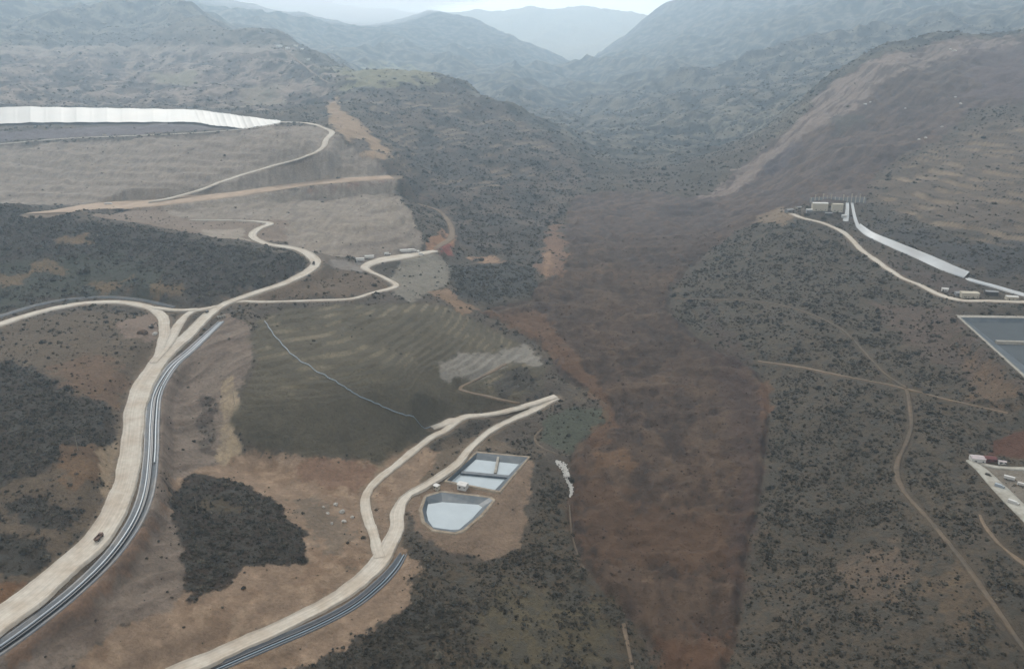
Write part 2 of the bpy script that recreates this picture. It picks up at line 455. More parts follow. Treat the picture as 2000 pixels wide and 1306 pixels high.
SLIDE = [(1132,380),(1200,376),(1290,376),(1335,388),(1385,386),(1455,320),(1555,243),(1615,168),(1705,115),(1850,79),(1995,70),(2060,75),(2060,190),(1900,212),(1850,262),(1760,302),(1705,345),(1690,382),(1640,392),(1560,400),
 (1520,408),(1480,432),(1420,462),(1380,492),(1340,530),(1310,570),(1305,605),(1340,640),(1390,680),(1440,700),(1480,730),(1500,760),(1500,800),(1492,900),(1480,1000),(1460,1050),(1450,1150),(1440,1230),(1420,1300),(1410,1340),
 (1300,1340),(1292,1280),(1250,1230),(1190,1160),(1140,1100),(1115,1040),(1110,980),(1120,930),(1115,890),(1150,850),(1190,820),(1195,790),(1150,760),(1100,740),(1080,700),(1050,670),(1000,640),(940,610),(960,600),(1040,582),(1052,552),(1080,540),(1110,500),(1102,450),(1112,400)]
FIELD = [(500,625),(560,600),(700,592),(830,590),(900,605),(960,640),(1040,680),(1070,720),(1060,760),(1000,785),(930,800),(880,802),(850,800),(840,830),(780,880),(740,905),(680,890),(600,895),(540,880),(480,870),(450,830),(470,770),(500,700),(485,660)]
zslide = zone(SLIDE); zfield = zone(FIELD)
D_slide = sdf(zslide, GX, GY); D_field = sdf(zfield, GX, GY)
m_slide = smooth(8, -8, D_slide + 6 * fbm(GX, GY, 25, 3, 5)); m_field = smooth(4, -8, D_field + 4 * fbm(GX, GY, 20, 3, 6))

dist = np.sqrt(GX ** 2 + GY ** 2)
far = smooth(1700, 2900, GY)
near_amp = 1 - 0.0 * far
HB = H.copy()
# erosion on the mountains, hummocks on the slide, gentle relief elsewhere
wxn = GX + 60 * fbm(GX, GY, 300, 2, 40); wyn = GY + 60 * fbm(GX, GY, 300, 2, 41)
vfar = smooth(2700, 4200, GY)
H = H + far * ((ridged(wxn, wyn, 420, 4, 20) - .95) * 24 * (1 - vfar) + ((ridged(wxn, wyn, 150, 3, 23) - .85) * 7 + fbm(GX, GY, 60, 3, 24) * 4) * (1 - .6 * vfar))
H = H + vfar * ((ridged(wxn * 1.25, wyn * .75, 1050, 4, 21) - 1.0) * (85 - 45 * smooth(6300, 7200, GY)) + (ridged(wxn, wyn, 330, 3, 22) - .9) * 9)
midm = smooth(1350, 1700, GY) * (1 - far)
H = H + midm * ((ridged(wxn, wyn, 260, 4, 26) - .9) * 8 + fbm(GX, GY, 30, 3, 27) * 1.5)
H = H + (1 - far) * fbm(GX, GY, 60, 4, 30) * 1.6 * (1 - m_slide)
lob = ridged(GX + 45 * fbm(GX, GY, 130, 2, 8), GY * 1.5 + 50 * fbm(GX, GY, 150, 2, 9), 150, 3, 33)
H = H + m_slide * ((lob - .8) * 4.2 + (ridged(GX + 12 * fbm(GX, GY, 50, 2, 10), GY, 46, 4, 34) - .85) * 2.2 + fbm(GX, GY, 13, 4, 35, .65) * 1.3)
# terraces
st = 3.1
q = (HB + 1.0 * fbm(GX, GY, 160, 2, 50) + .25 * fbm(GX, GY, 25, 2, 52)) / st; fq = q - np.floor(q)
terr_f = fq
H = H + m_field * 0.95 * (smooth(0.68, 1.0, fq) - fq) * st

H = H + 3.5 * smooth(0, -30, D_slide) * smooth(1700, 1300, GY) + 2.6 * smooth(7, 2, np.abs(D_slide + 7 + 3 * fbm(GX, GY, 30, 3, 36))) * smooth(1600, 1200, GY) - 1.6 * smooth(4, 0, np.abs(D_slide - 1)) * smooth(1600, 1200, GY)
# benches on the right-hand hillside and the spur
TERR = [(1700,360),(1850,268),(2060,218),(2060,500),(1900,470),(1720,420)]; SPUR = [(700,190),(860,160),(1000,226),(1100,290),(1080,330),(950,380),(850,360),(780,330)]
m_terr = smooth(10, -25, sdf(zone(TERR), GX, GY, 90)) * smooth(-.5, .1, fbm(GX, GY, 90, 3, 53)) + .8 * smooth(10, -25, sdf(zone(SPUR), GX, GY, 90)) * smooth(-.3, .3, fbm(GX, GY, 110, 3, 54))
m_terr = np.clip(m_terr, 0, 1)
st2 = 8.5; q2 = (HB + 2.5 * fbm(GX, GY, 150, 2, 51) + .5 * fbm(GX, GY, 30, 2, 55)) / st2; f2 = q2 - np.floor(q2)
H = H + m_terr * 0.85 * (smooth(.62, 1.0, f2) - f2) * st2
PADS = ([(-60,290),(130,277),(400,264),(540,246),(630,250),(650,262),(690,285),(740,315),(770,345),(650,358),(400,388),(200,404),(-60,395)], [(300,400),(450,384),(650,360),(775,350),(790,400),(830,475),(820,492),(720,510),(650,500),(560,480),(560,430),(350,425)])
q3 = (HB + 1.5 * fbm(GX, GY, 220, 2, 97)) / 11.0; f3 = q3 - np.floor(q3)
for P in PADS: H = H + smooth(0, -20, sdf(zone(P), GX, GY, 60)) * (.55 * (smooth(.6, 1, f3) - f3) * 11 + .8 * fbm(GX, GY * .2, 14, 3, 99))
# rain-cut rills down the steep banks of the haul road
EMB = [(440,610),(490,640),(495,700),(450,800),(440,900),(330,930),(330,1000),(350,1040),(370,1150),(330,1190),(220,1225),(100,1330),(-60,1340),(40,1240),(200,1110),(280,1020),(310,880),(310,780),(360,700)]
rl = fbm((GX * .8 - GY * .6), (GX * .6 + GY * .8) * .14, 10, 3, 96)
H = H + smooth(2, -8, sdf(zone(EMB), GX, GY, 60)) * rl * 2.2
# grade the roads into the land
ROADD = np.full(GX.shape, 60.0, np.float32); ROADV = ROADD.copy()
for key in ["villagetrack", "gullytrack", "hilltrack", "redtrack", "downtrack", "cornertrack", "spurtrack", "padrim", "padroad", "bench", "track", "portal", "link", "loop", "strand", "stub", "fork", "lower", "haul"]:
    S = roads[key][1]
    minor = roads[key][0] == "dirt_track"
    sh = 1.5 if minor else 3.0
    fall = (6 if minor else 16) * (1 if S[:, 1].mean() < 1300 else 1.6)
    d, z, hw = dist_line(S, GX, GY, fall + 26)
    extra = 17 if key == "haul" else (9 if key == "lower" else 0)
    if extra:      # a shelf beside the road on its valley side for the lined channel
        pass
    w = 1 - smooth(hw + sh, hw + sh + fall, d)
    w = np.where(d >= fall + 25, 0, w)
    H = H * (1 - w) + (z - 0.55 - 0.35 * (d < hw)) * w
    ROADD = np.minimum(ROADD, d - hw)
    if not minor: ROADV = np.minimum(ROADV, d - hw)

# lined channels beside the two main roads: pixel centre lines
CHAN = {
 "upper": ("lined_channel", [(-70,1310,13),(0,1262,13),(70,1213,13),(150,1150,12),(215,1085,12),(262,1020,12),(285,960,12),(294,890,12),(297,820,12),(305,765,12),(335,718,11),(375,680,10),(410,648,8),(432,626,7)]),
 "lower": ("lined_channel", [(330,1345,9),(420,1303,9),(520,1260,9),(620,1218,9),(690,1180,9),(740,1140,9),(770,1108,8),(788,1080,6)]),
 "loop": ("lined_channel", [(-60,636,6),(0,618,6),(70,596,6),(130,584,5),(210,580,5),(280,586,5),(340,600,4)]),
}
chans = {}
for key, (nm, P) in CHAN.items():
    W = np.array([list(hit(u, v)) + [w] for u, v, w in P]); S = spline(W, 4.0)
    k = 9; S[:, 2] = np.convolve(np.pad(S[:, 2], (k, k), mode='edge'), np.ones(2 * k + 1) / (2 * k + 1), 'valid')
    chans[key] = S
    d, z, hw = dist_line(S, GX, GY, 26)
    w = 1 - smooth(hw + 2.0, hw + 12, d); w = np.where(d >= 25, 0, w)
    w = w * np.clip((ROADD + 1) / 4, 0, 1)
    H = H * (1 - w) + (z - 0.4 - 2.8 * smooth(hw + 0.5, hw - 2.0, d)) * w
    ROADD = np.minimum(ROADD, d - hw)

STRIPS = {
 "short_chute": [(1655,396,5),(1655,410,6),(1653,424,8),(1651,434,9)],
 "long_chute": [(1664,396,4),(1667,412,4.5),(1671,430,5),(1678,446,6)],
 "liner": [(1676,444,6),(1700,461,9),(1750,483,13),(1800,504,16),(1850,526,17),(1888,541,11)],
 "liner_end": [(1889,543,6),(1905,549,10),(1950,562,10),(2030,584,10)],
 "yard_main": [(1893,897,6),(1920,920,10),(1950,950,13),(1980,980,14),(2040,1040,14)],
 "yard_side": [(1915,905,5),(1950,913,5),(2050,916,6)],
}
strips = {}
for key, P in STRIPS.items():
    S = spline(np.array([list(hit(u, v)) + [w] for u, v, w in P]), 3.0)
    k = 7; S[:, 2] = np.convolve(np.pad(S[:, 2], (k, k), mode='edge'), np.ones(2 * k + 1) / (2 * k + 1), 'valid')
    strips[key] = S
    d, z, hw = dist_line(S, GX, GY, 40)
    w = 1 - smooth(hw + 2, hw + 14, d); w = np.where(d >= 39, 0, w) * np.clip((ROADD + 1) / 4, 0, 1)
    H = H * (1 - w) + (z - 0.9) * w
    ROADD = np.minimum(ROADD, d - hw)

# ponds: platforms and pits
PONDS = {   # rim pixels, water-edge pixels, rim height, water height
 "upper": ([(932,884),(1031,893),(975,958),(873,938)], [(929,897),(1014,906),(966,957),(881,940)], 92.5, 89.2),
 "lower": ([(833,970),(862,961),(955,972),(962,977),(938,1005),(905,1033),(888,1039),(848,1033),(830,1018),(825,995)],
           [(836,984),(864,980),(934,985),(942,990),(922,1012),(896,1034),(880,1034),(845,1029),(836,1015),(833,1000)], 91.5, 88.4),
 "right": ([(1876,620),(2060,622),(2075,770),(2005,735)], [(1893,630),(2050,631),(2060,755),(2006,718)], 174.0, 169.5),
}
ponds = {}
for key, (rim, wat, zr, zw) in PONDS.items():
    pr = np.array([at_z(u, v, zr) for u, v in rim]); pw = np.array([at_z(u, v, zw) for u, v in wat])
    ponds[key] = (pr, pw, zr, zw)
    d = sdf(pr, GX, GY, 60)
    w = 1 - smooth(11 if key == 'right' else 4, 26, d)
    H = np.where(d < 59, H * (1 - w) + (zr - 0.5) * w, H)
    H = np.where(d < 0, zr - 0.5 - np.minimum(-d * 2.5, 7.0), H)
    ROADD = np.minimum(ROADD, d)

# ------------------------------------------------------------------ ground cover
C = np.zeros(GX.shape + (3,), np.float32)
VEG = np.zeros(GX.shape, np.float32)
def paint(m, c, veg=None, k=1.0):
    global C, VEG
    m = (m * k)[..., None]
    C = C * (1 - m) + np.asarray(c, np.float32) * m
    if veg is not None: VEG = VEG * (1 - m[..., 0]) + veg * m[..., 0]
def pm(px, soft=6, wob=6, L=None, seed=60):
    """soft mask of a patch: edge softened and broken up"""
    P = zone(px); sc = max(0.6, float(np.median(P[:, 1])) / 900)
    d = sdf(P, GX, GY, 120 * sc)
    L = L or 22 * sc
    return smooth(soft * .45 * sc, -soft * .45 * sc, d + 1.15 * wob * sc * fbm(GX, GY, L, 5, seed, .6))
n_big = fbm(GX, GY, 260, 4, 70); n_mid = fbm(GX, GY, 60, 4, 71); n_sm = fbm(GX, GY, 14, 3, 72)
# default hillside: grey-brown scrubland
C[:] = A(100, 90, 80)
paint(smooth(-.3, .5, n_big), A(92, 84, 74)); paint(smooth(0.1, .6, n_mid), A(118, 104, 88), k=.6)
VEG[:] = 0.55 + 0.25 * n_mid
# far mountains: woods and scrub
paint(smooth(1900, 2500, GY + 200 * n_big), A(72, 72, 68), 0.5)
paint(far * smooth(0.15, .6, n_mid + .3 * n_big), A(110, 104, 92), 0.3, .75)
n_for = fbm(GX, GY, 75, 4, 98, .65)
paint(far * smooth(.05, .4, n_for), A(146, 138, 122), 0.3, .6); paint(far * smooth(.05, .4, -n_for), A(34, 36, 34), 0.6, .8)
paint(smooth(8200, 9400, GY), A(176, 166, 146), 0.2)  # farthest ridge paler: its sunlit, hazy slope put into the colour

# near right slope
paint(pm([(1310,580),(1400,480),(1520,415),(1570,430),(1690,500),(1840,590),(1900,680),(2060,780),(2060,1340),(1400,1340),(1450,1150),(1490,950),(1500,760),(1330,640)], 10, 10), A(100, 90, 77), 0.85)
paint(pm([(1520,790),(1700,780),(1760,900),(1700,1050),(1500,1060)], 20, 25), A(93, 84, 72), 0.9, .7)
paint(pm([(1640,1100),(1750,1060),(1790,1120),(1740,1180),(1660,1170)], 12, 20), A(128, 110, 94), 0.4, .7)
paint(pm([(1800,1120),(1880,1100),(1940,1200),(1860,1240)], 12, 20), A(122, 104, 84), 0.4, .7)
paint(pm([(1700,590),(1850,600),(1990,760),(1900,740),(1780,680)], 12, 15), A(112, 96, 86), 0.45, .8)
paint(pm([(1880,680),(1990,760),(1990,800),(1900,780)], 8, 10), A(126, 104, 84), 0.25, .8)
paint(pm([(1905,905),(1960,912),(2080,918),(2080,1050),(1990,975),(1940,930)], 3, 4), A(150, 142, 130), 0.03, .8)
paint(pm([(1940,860),(2060,820),(2060,890),(1960,892),(1930,888)], 4, 4), A(104, 74, 60), 0.05)
paint(pm([(1690,500),(1880,545),(1920,585),(1850,572),(1760,535)], 5, 5), A(100, 88, 80), 0.5)
# right terraces behind the portal
paint(pm([(1700,360),(1850,265),(2060,215),(2060,480),(1900,440),(1720,400)], 20, 30), A(114, 102, 90), 0.28)
paint(pm([(1720,430),(1850,470),(2060,460),(2060,560),(1900,525),(1740,465)], 10, 20), A(84, 80, 78), 0.7)
# centre scrub below the basins
paint(pm([(830,1075),(900,1105),(1000,1085),(1040,1030),(1060,930),(1112,960),(1112,1040),(1140,1110),(1190,1170),(1250,1240),(1292,1340),(560,1340),(700,1245),(780,1185),(815,1120)], 5, 8), A(94, 83, 68), 0.9)
paint(pm([(980,1140),(1180,1180),(1200,1306),(960,1306),(920,1200)], 15, 25), A(108, 100, 78), 0.7, .6)
paint(pm([(600,1310),(760,1200),(860,1150),(900,1220),(760,1330)], 8, 14), A(66, 60, 52), 1.0, .7)
# ground around the lower road and the bare works
bare = pm([(440,885),(560,885),(640,895),(730,905),(800,860),(900,900),(860,940),(780,985),(770,1060),(820,1095),(790,1190),(680,1260),(480,1340),(120,1340),(220,1220),(330,1180),(370,1090),(340,1000),(300,960),(320,900)], 5, 8)
paint(bare, A(160, 137, 116), 0.03)
paint(bare * smooth(-.1, .5, n_mid), A(146, 121, 99), None, .8)
paint(bare * smooth(.2, .6, n_sm + .5 * n_mid), A(178, 155, 131), None, .6)
paint(pm([(590,898),(690,895),(735,915),(700,960),(620,950),(560,915)], 6, 8), A(134, 104, 86), 0.0, .7)
paint(pm([(780,960),(850,950),(1030,890),(1045,905),(1030,990),(1020,1065),(960,1095),(880,1075),(820,1050),(800,1010)], 4, 5), A(142, 122, 104), 0.02)
paint(pm([(870,860),(950,850),(1020,880),(940,880),(880,930),(820,945)], 4, 5), A(120, 106, 90), 0.15)
paint(pm([(560,980),(610,970),(690,1040),(680,1100),(620,1060)], 10, 14), A(128, 116, 102), 0.1, .7)
# embankment below the haul road
emb = pm([(440,610),(490,640),(495,700),(450,800),(440,900),(330,930),(330,1000),(350,1040),(370,1150),(330,1190),(220,1225),(100,1330),(-60,1340),(40,1240),(200,1110),(280,1020),(310,880),(310,780),(360,700)], 4, 5)
paint(emb, A(146, 131, 118), 0.03)
paint(emb * smooth(0, .6, n_mid), A(120, 104, 92), None, .7)
paint(pm([(250,1060),(300,1010),(330,990),(250,1120),(120,1230),(20,1306),(0,1290),(100,1200)], 3, 4), A(150, 120, 98), 0.0, .8)
paint(pm([(432,745),(455,735),(470,800),(445,820),(470,880),(440,905),(425,900),(430,820)], 3, 4), A(178, 160, 134), 0.0)
paint(pm([(395,770),(425,775),(420,880),(380,900)], 6, 8), A(96, 84, 76), 0.6, .8)
# grove in the middle of the bare ground
grove = [(325,935),(400,925),(480,945),(540,978),(580,1022),(602,1062),(590,1095),(540,1105),(480,1110),(455,1140),(380,1175),(358,1130),(350,1030),(328,985)]
paint(pm(grove, 4, 9, 26), A(74, 63, 54), 1.0)
paint(pm([(370,960),(440,970),(470,1000),(400,1000)], 6, 8), A(104, 92, 70), 0.5, .7)
# west of the haul road
paint(pm([(-60,650),(150,605),(290,615),(310,680),(250,760),(215,900),(190,990),(100,1110),(-60,1200)], 6, 8), A(112, 98, 82), 0.3)
paint(pm([(-60,700),(0,700),(70,720),(150,770),(222,800),(222,880),(190,905),(120,905),(60,935),(-60,970)], 8, 12), A(74, 65, 56), 0.95)
paint(pm([(10,985),(60,965),(150,1000),(140,1030),(40,1030)], 8, 10), A(68, 61, 54), 0.9)
paint(pm([(-60,1050),(60,1040),(110,1080),(60,1130),(-60,1110)], 8, 10), A(70, 63, 54), 0.85)
paint(pm([(120,870),(200,880),(205,930),(150,960),(110,920)], 8, 10), A(130, 102, 76), 0.15, .7)
paint(pm([(195,880),(235,850),(235,900),(215,980),(200,960)], 4, 5), A(172, 152, 126), 0.0, .8)
paint(pm([(-60,1150),(60,1130),(30,1170),(-60,1215)], 5, 5), A(132, 96, 66), 0.1, .8)
paint(pm([(100,720),(200,690),(260,740),(220,790),(130,760)], 10, 14), A(124, 98, 78), 0.2, .7)
paint(pm([(225,630),(310,610),(320,660),(290,670),(240,660)], 4, 5), A(142, 124, 110), 0.02)
# dark wooded hill
hill = [(-60,395),(100,414),(200,434),(300,449),(400,470),(500,488),(590,503),(602,520),(560,545),(480,570),(400,587),(340,580),(250,570),(130,578),(-60,625)]
paint(pm(hill, 4, 9), A(72, 63, 57), 1.0)
paint(pm([(180,421),(300,398),(460,384),(580,372),(600,400),(570,470),(500,474),(400,459),(310,443),(240,431)], 3, 4), A(142, 126, 112), 0.06)
paint(pm([(395,448),(470,446),(485,470),(440,466),(400,458)], 3, 4), A(170, 158, 144), 0.02)
paint(pm([(-60,520),(180,490),(330,530),(330,570),(200,572),(-60,610)], 15, 25), A(76, 80, 68), 0.7, .8)
for (u, v) in ((90, 522), (215, 562), (325, 565), (140, 465), (20, 545)):
    paint(pm([(u-38,v-8),(u+32,v-11),(u+40,v+9),(u-34,v+11)], 6, 10, seed=60+u), A(136, 112, 82), 0.2, .75)
# verge and hillock between the switchbacks
paint(pm([(440,585),(600,540),(640,520),(720,535),(765,560),(680,580)], 4, 5), A(116, 100, 84), 0.25)
paint(pm([(560,480),(640,520),(720,530),(700,515),(620,490)], 3, 4), A(120, 108, 96), 0.2)
# field
paint(m_field, A(103, 95, 79), 0.02)
gyb, gxb = np.gradient(HB); slope = np.hypot(gyb / np.gradient(GY, axis=0), gxb / np.maximum(np.gradient(GX, axis=1), .1))
stripe = smooth(5, 9, st / np.maximum(slope, .02)) * smooth(0.66, 0.76, fq) * smooth(1.0, 0.92, fq)
paint(m_field * stripe * smooth(-.4, .3, n_mid + .5 * n_big), A(146, 135, 113), None, .95)
paint(m_field * smooth(.05, .5, n_big + .4 * n_mid), A(88, 82, 68), None, .6)
paint(pm([(470,770),(600,790),(760,850),(740,905),(600,895),(480,870),(450,830)], 10, 10) * m_field, A(95, 88, 73), 0.05, .7)
# quarried patch and scree beside the field
paint(pm([(860,710),(900,690),(980,690),(1030,670),(1060,700),(1060,720),(1000,705),(940,740),(870,740)], 4, 7), A(150, 144, 134), 0.0)
paint(pm([(960,745),(1020,720),(1060,740),(1040,765),(970,775)], 4, 8), A(84, 78, 72), 0.6, .8)
paint(pm([(1100,800),(1180,790),(1190,820),(1150,850),(1110,885),(1050,860),(1060,820)], 5, 6), A(90, 93, 80), 0.25)
# grey embankments of the heap pads
paint(pm([(-60,290),(130,277),(400,264),(540,246),(630,250),(650,262),(690,285),(740,315),(770,345),(650,358),(400,388),(200,404),(-60,395)], 4, 4), A(158, 145, 131), 0.02)
paint(pm([(300,400),(450,384),(650,360),(775,350),(790,400),(830,475),(820,492),(720,510),(650,500),(560,480),(560,430),(350,425)], 3, 3), A(158, 146, 132), 0.02)
paint(pm([(760,540),(790,505),(860,496),(880,520),(870,560),(800,590),(770,575)], 3, 4), A(142, 136, 124), 0.08)
paint(pm([(640,505),(720,512),(715,530),(650,520)], 3, 4), A(150, 142, 134), 0.02)
paint(pm([(600,368),(700,356),(770,352),(700,366),(600,378)], 3, 3), A(152, 120, 104), 0.0, .8)
paint(pm([(-60,262),(100,252),(300,243),(400,243),(440,250),(280,262),(100,270),(-60,280)], 3, 3), A(118, 110, 112), 0.02)
paint(pm([(635,195),(660,190),(665,215),(720,255),(765,295),(765,318),(700,310),(680,280),(650,250)], 4, 5), A(168, 144, 118), 0.05)
paint(pm([(685,270),(715,270),(730,295),(700,300)], 3, 4), A(96, 90, 86), 0.6, .8)
paint(pm([(525,190),(560,180),(575,195),(540,210)], 4, 5), A(186, 158, 110), 0.0, .8)
# shoulder, gully soils
paint(pm([(835,572),(878,566),(935,606),(905,616),(870,590)], 6, 8), A(160, 132, 106), 0.05, .8)
paint(pm([(835,470),(880,440),(890,470),(880,495),(835,488)], 3, 4), A(170, 132, 104), 0.0)
paint(pm([(850,480),(880,478),(882,498),(860,500)], 3, 3), A(148, 88, 80), 0.0)
paint(pm([(905,500),(965,497),(985,510),(930,515)], 3, 4), A(176, 146, 120), 0.05)
# spur west of the valley: scrub with pale terraces
paint(pm([(880,520),(950,515),(1050,520),(1050,570),(950,590),(890,575)], 4, 6), A(78, 76, 74), 0.9)
spur = pm([(780,330),(700,180),(860,155),(1000,222),(1100,285),(1170,345),(1120,380),(1100,450),(1060,520),(900,495),(880,430),(800,385)], 20, 20)
paint(spur, A(90, 82, 76), 0.8)
paint(spur * smooth(.05, .5, n_mid + .6 * n_big), A(122, 107, 94), 0.45, .6); paint(spur * smooth(.2, .6, -n_mid), A(72, 68, 64), 0.95, .6)
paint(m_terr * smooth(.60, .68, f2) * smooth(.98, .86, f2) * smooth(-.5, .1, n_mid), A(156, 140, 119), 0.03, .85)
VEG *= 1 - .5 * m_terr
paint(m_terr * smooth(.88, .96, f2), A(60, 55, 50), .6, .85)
paint(pm([(640,140),(760,125),(870,148),(820,160),(700,165)], 12, 20), A(146, 142, 112), 0.1, .8)
paint(pm([(1390,215),(1600,205),(1620,250),(1400,260)], 40, 40) * smooth(.65, .8, f2), A(140, 136, 120), 0.1, .7)
# hills behind the pad
paint(pm([(-60,205),(-60,110),(200,100),(500,90),(600,150),(640,190),(520,210),(380,205)], 25, 40), A(118, 106, 98), 0.35)
paint(pm([(60,200),(120,130),(200,140),(230,200)], 25, 40) + 0 * GX, A(84, 80, 76), 0.6, .7)
paint(pm([(330,30),(480,60),(540,95),(420,110),(250,80)], 25, 40), A(120, 110, 96), 0.3, .7)
paint(pm([(100,80),(280,50),(380,75),(300,90),(150,100)], 25, 40), A(72, 72, 70), 0.6, .6)

hb_ = pm([(-60,205),(-60,95),(200,92),(540,92),(640,150),(640,190),(520,210),(380,205)], 15, 25)
n_rill = fbm(GX + 40 * n_mid, GY * .25, 42, 4, 95)
paint(hb_ * smooth(.05, .4, n_rill), A(158, 144, 132), 0.05, .85); paint(hb_ * smooth(.05, .45, -n_rill), A(62, 60, 62), 0.4, .8)
paint(pm([(-60,92),(200,90),(540,90),(560,100),(400,104),(200,102),(-60,106)], 12, 10), A(158, 146, 136), 0.0, .7)
paint(pm([(300,145),(380,140),(385,160),(310,165)], 8, 8), A(150, 144, 122), 0.0, .8)
paint(pm([(480,170),(540,165),(560,205),(470,208)], 8, 8), A(146, 138, 122), 0.0, .6)
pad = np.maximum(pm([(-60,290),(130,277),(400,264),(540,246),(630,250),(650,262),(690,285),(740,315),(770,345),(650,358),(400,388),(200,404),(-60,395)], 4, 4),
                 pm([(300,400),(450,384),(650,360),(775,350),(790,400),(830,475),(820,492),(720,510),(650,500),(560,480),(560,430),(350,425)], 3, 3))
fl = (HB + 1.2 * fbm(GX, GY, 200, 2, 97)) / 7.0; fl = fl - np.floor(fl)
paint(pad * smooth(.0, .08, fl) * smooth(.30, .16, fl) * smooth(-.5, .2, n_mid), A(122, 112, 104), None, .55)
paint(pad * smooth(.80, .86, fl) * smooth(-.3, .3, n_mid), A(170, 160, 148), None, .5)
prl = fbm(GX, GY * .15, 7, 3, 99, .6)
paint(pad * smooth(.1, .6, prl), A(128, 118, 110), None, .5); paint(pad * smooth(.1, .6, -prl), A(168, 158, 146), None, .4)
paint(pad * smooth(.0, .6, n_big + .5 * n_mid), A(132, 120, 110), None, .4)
# rills down the embankments
paint(emb * smooth(.0, .5, rl), A(112, 98, 88), None, .55); paint(emb * smooth(.1, .5, -rl), A(152, 138, 124), None, .5)
# the slide
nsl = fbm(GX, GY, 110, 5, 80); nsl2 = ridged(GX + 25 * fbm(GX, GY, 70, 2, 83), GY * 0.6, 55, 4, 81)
n_f = fbm(GX, GY, 9, 3, 84, .7); n_st = fbm(GX * 1.2 + 5 * n_mid, GY * .7, 15, 5, 85, .7); n_flow = fbm(GX + 25 * n_big, GY * .16, 13, 4, 86, .6)
slide_c = A(92, 75, 63)[None, None, :] + 0 * C
def mix3(a, c, m): return a * (1 - m[..., None]) + np.asarray(c, np.float32) * m[..., None]
slide_c = mix3(slide_c, A(76, 63, 55), smooth(-.1, .5, nsl) * .8)
slide_c = mix3(slide_c, A(108, 86, 69), smooth(.1, .8, -nsl + .2 * n_mid) * .45)
slide_c = mix3(slide_c, A(110, 92, 76), smooth(.15, .6, n_st) * .4)
slide_c = mix3(slide_c, A(66, 55, 48), smooth(.15, .6, -n_st) * .4
                + 0 * n_st)
slide_c = mix3(slide_c, A(108, 94, 88), smooth(1350, 1800, GY + 150 * nsl) * .8)
slide_c = mix3(slide_c, A(92, 82, 80), smooth(1300, 1600, GY) * smooth(.0, .5, n_st - nsl) * .8)
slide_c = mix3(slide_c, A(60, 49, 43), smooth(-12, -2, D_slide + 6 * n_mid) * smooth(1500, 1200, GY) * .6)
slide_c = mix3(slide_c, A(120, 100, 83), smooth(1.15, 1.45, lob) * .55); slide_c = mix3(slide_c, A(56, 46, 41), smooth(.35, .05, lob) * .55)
slide_c = mix3(slide_c, A(70, 58, 52), smooth(.1, .5, n_flow) * .35); slide_c = mix3(slide_c, A(112, 92, 76), smooth(.15, .6, -n_flow) * .3)
slide_c = slide_c * (1 + .12 * n_f + .10 * n_sm)[..., None]
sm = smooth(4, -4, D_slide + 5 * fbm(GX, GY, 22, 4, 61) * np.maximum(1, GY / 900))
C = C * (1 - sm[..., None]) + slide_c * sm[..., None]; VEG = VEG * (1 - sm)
paint(pm([(940,610),(1060,610),(1110,680),(1190,770),(1205,830),(1160,880),(1150,850),(1190,810),(1150,770),(1060,670)], 5, 8), A(128, 98, 76), 0.0, .6)
paint(pm([(1080,430),(1090,445),(1102,470),(1108,500),(1095,528),(1062,546),(1048,525),(1056,490),(1068,460)], 6, 9), A(146, 116, 95), 0.05, .75)
paint(pm([(1062,500),(1078,480),(1072,540),(1060,545)], 3, 5), A(176, 146, 118), 0.0, .6)
paint(pm([(1160,885),(1210,875),(1250,905),(1230,920),(1160,910)], 5, 7), A(132, 102, 76), 0.0, .6)
paint(pm([(1480,745),(1505,740),(1508,800),(1488,820)], 4, 5), A(128, 96, 74), 0.0, .6)
paint(pm([(1270,1240),(1340,1250),(1420,1240),(1400,1340),(1290,1340)], 10, 14), A(114, 84, 64), 0.0, .6)
paint(pm([(1130,890),(1260,1000),(1440,1000),(1440,1120),(1150,1090),(1120,1000)], 25, 30), A(110, 84, 64), 0.0, .5)
paint(pm([(1380,600),(1460,700),(1490,800),(1470,1000),(1440,1180),(1420,1100),(1440,900),(1400,720)], 12, 15), A(84, 68, 64), 0.0, .5)
paint(pm([(1380,386),(1455,322),(1555,245),(1615,170),(1705,118),(1850,82),(1995,72),(1990,95),(1850,110),(1720,160),(1680,200),(1640,235),(1560,275),(1470,350),(1420,388)], 8, 10), A(158, 143, 133), 0.02, .9)
n_sk = fbm((GX * .63 - GY * .77), (GX * .77 + GY * .63) * .1, 16, 4, 87, .6)
up_ = sm * smooth(1450, 1800, GY)
paint(up_ * smooth(.0, .5, n_sk), A(86, 74, 70), None, .75); paint(up_ * smooth(.1, .5, -n_sk), A(128, 113, 103), None, .5)
paint(pm([(1880,100),(2060,80),(2060,190),(1900,190)], 20, 25), A(112, 98, 98), 0.0, .6)
paint(pm([(1615,232),(1680,228),(1690,245),(1640,262)], 8, 8), A(88, 86, 80), 0.0, .7)
paint(pm([(1490,330),(1545,278),(1560,300),(1500,350)], 8, 8), A(92, 84, 88), 0.0, .7)
paint(pm([(1470,432),(1520,405),(1550,420),(1530,440)], 4, 5), A(146, 128, 108), 0.02, .85)
paint(pm([(1620,375),(1690,370),(1680,395),(1600,398)], 6, 6), A(110, 100, 96), 0.05, .8)
for hp in (grove, hill, [(-60,700),(0,700),(70,720),(150,770),(222,800),(222,880),(190,905),(120,905),(60,935),(-60,970)], [(600,1310),(760,1200),(860,1150),(900,1220),(760,1330)],
           [(830,1075),(900,1105),(1000,1085),(1040,1030),(1060,930),(1112,960),(1112,1040),(1140,1110),(1190,1170),(1250,1240),(1292,1340),(560,1340),(700,1245),(780,1185),(815,1120)]):
    VEG = np.maximum(VEG, .38 * pm(hp, 34, 16, None, 63) * (1 - sm))
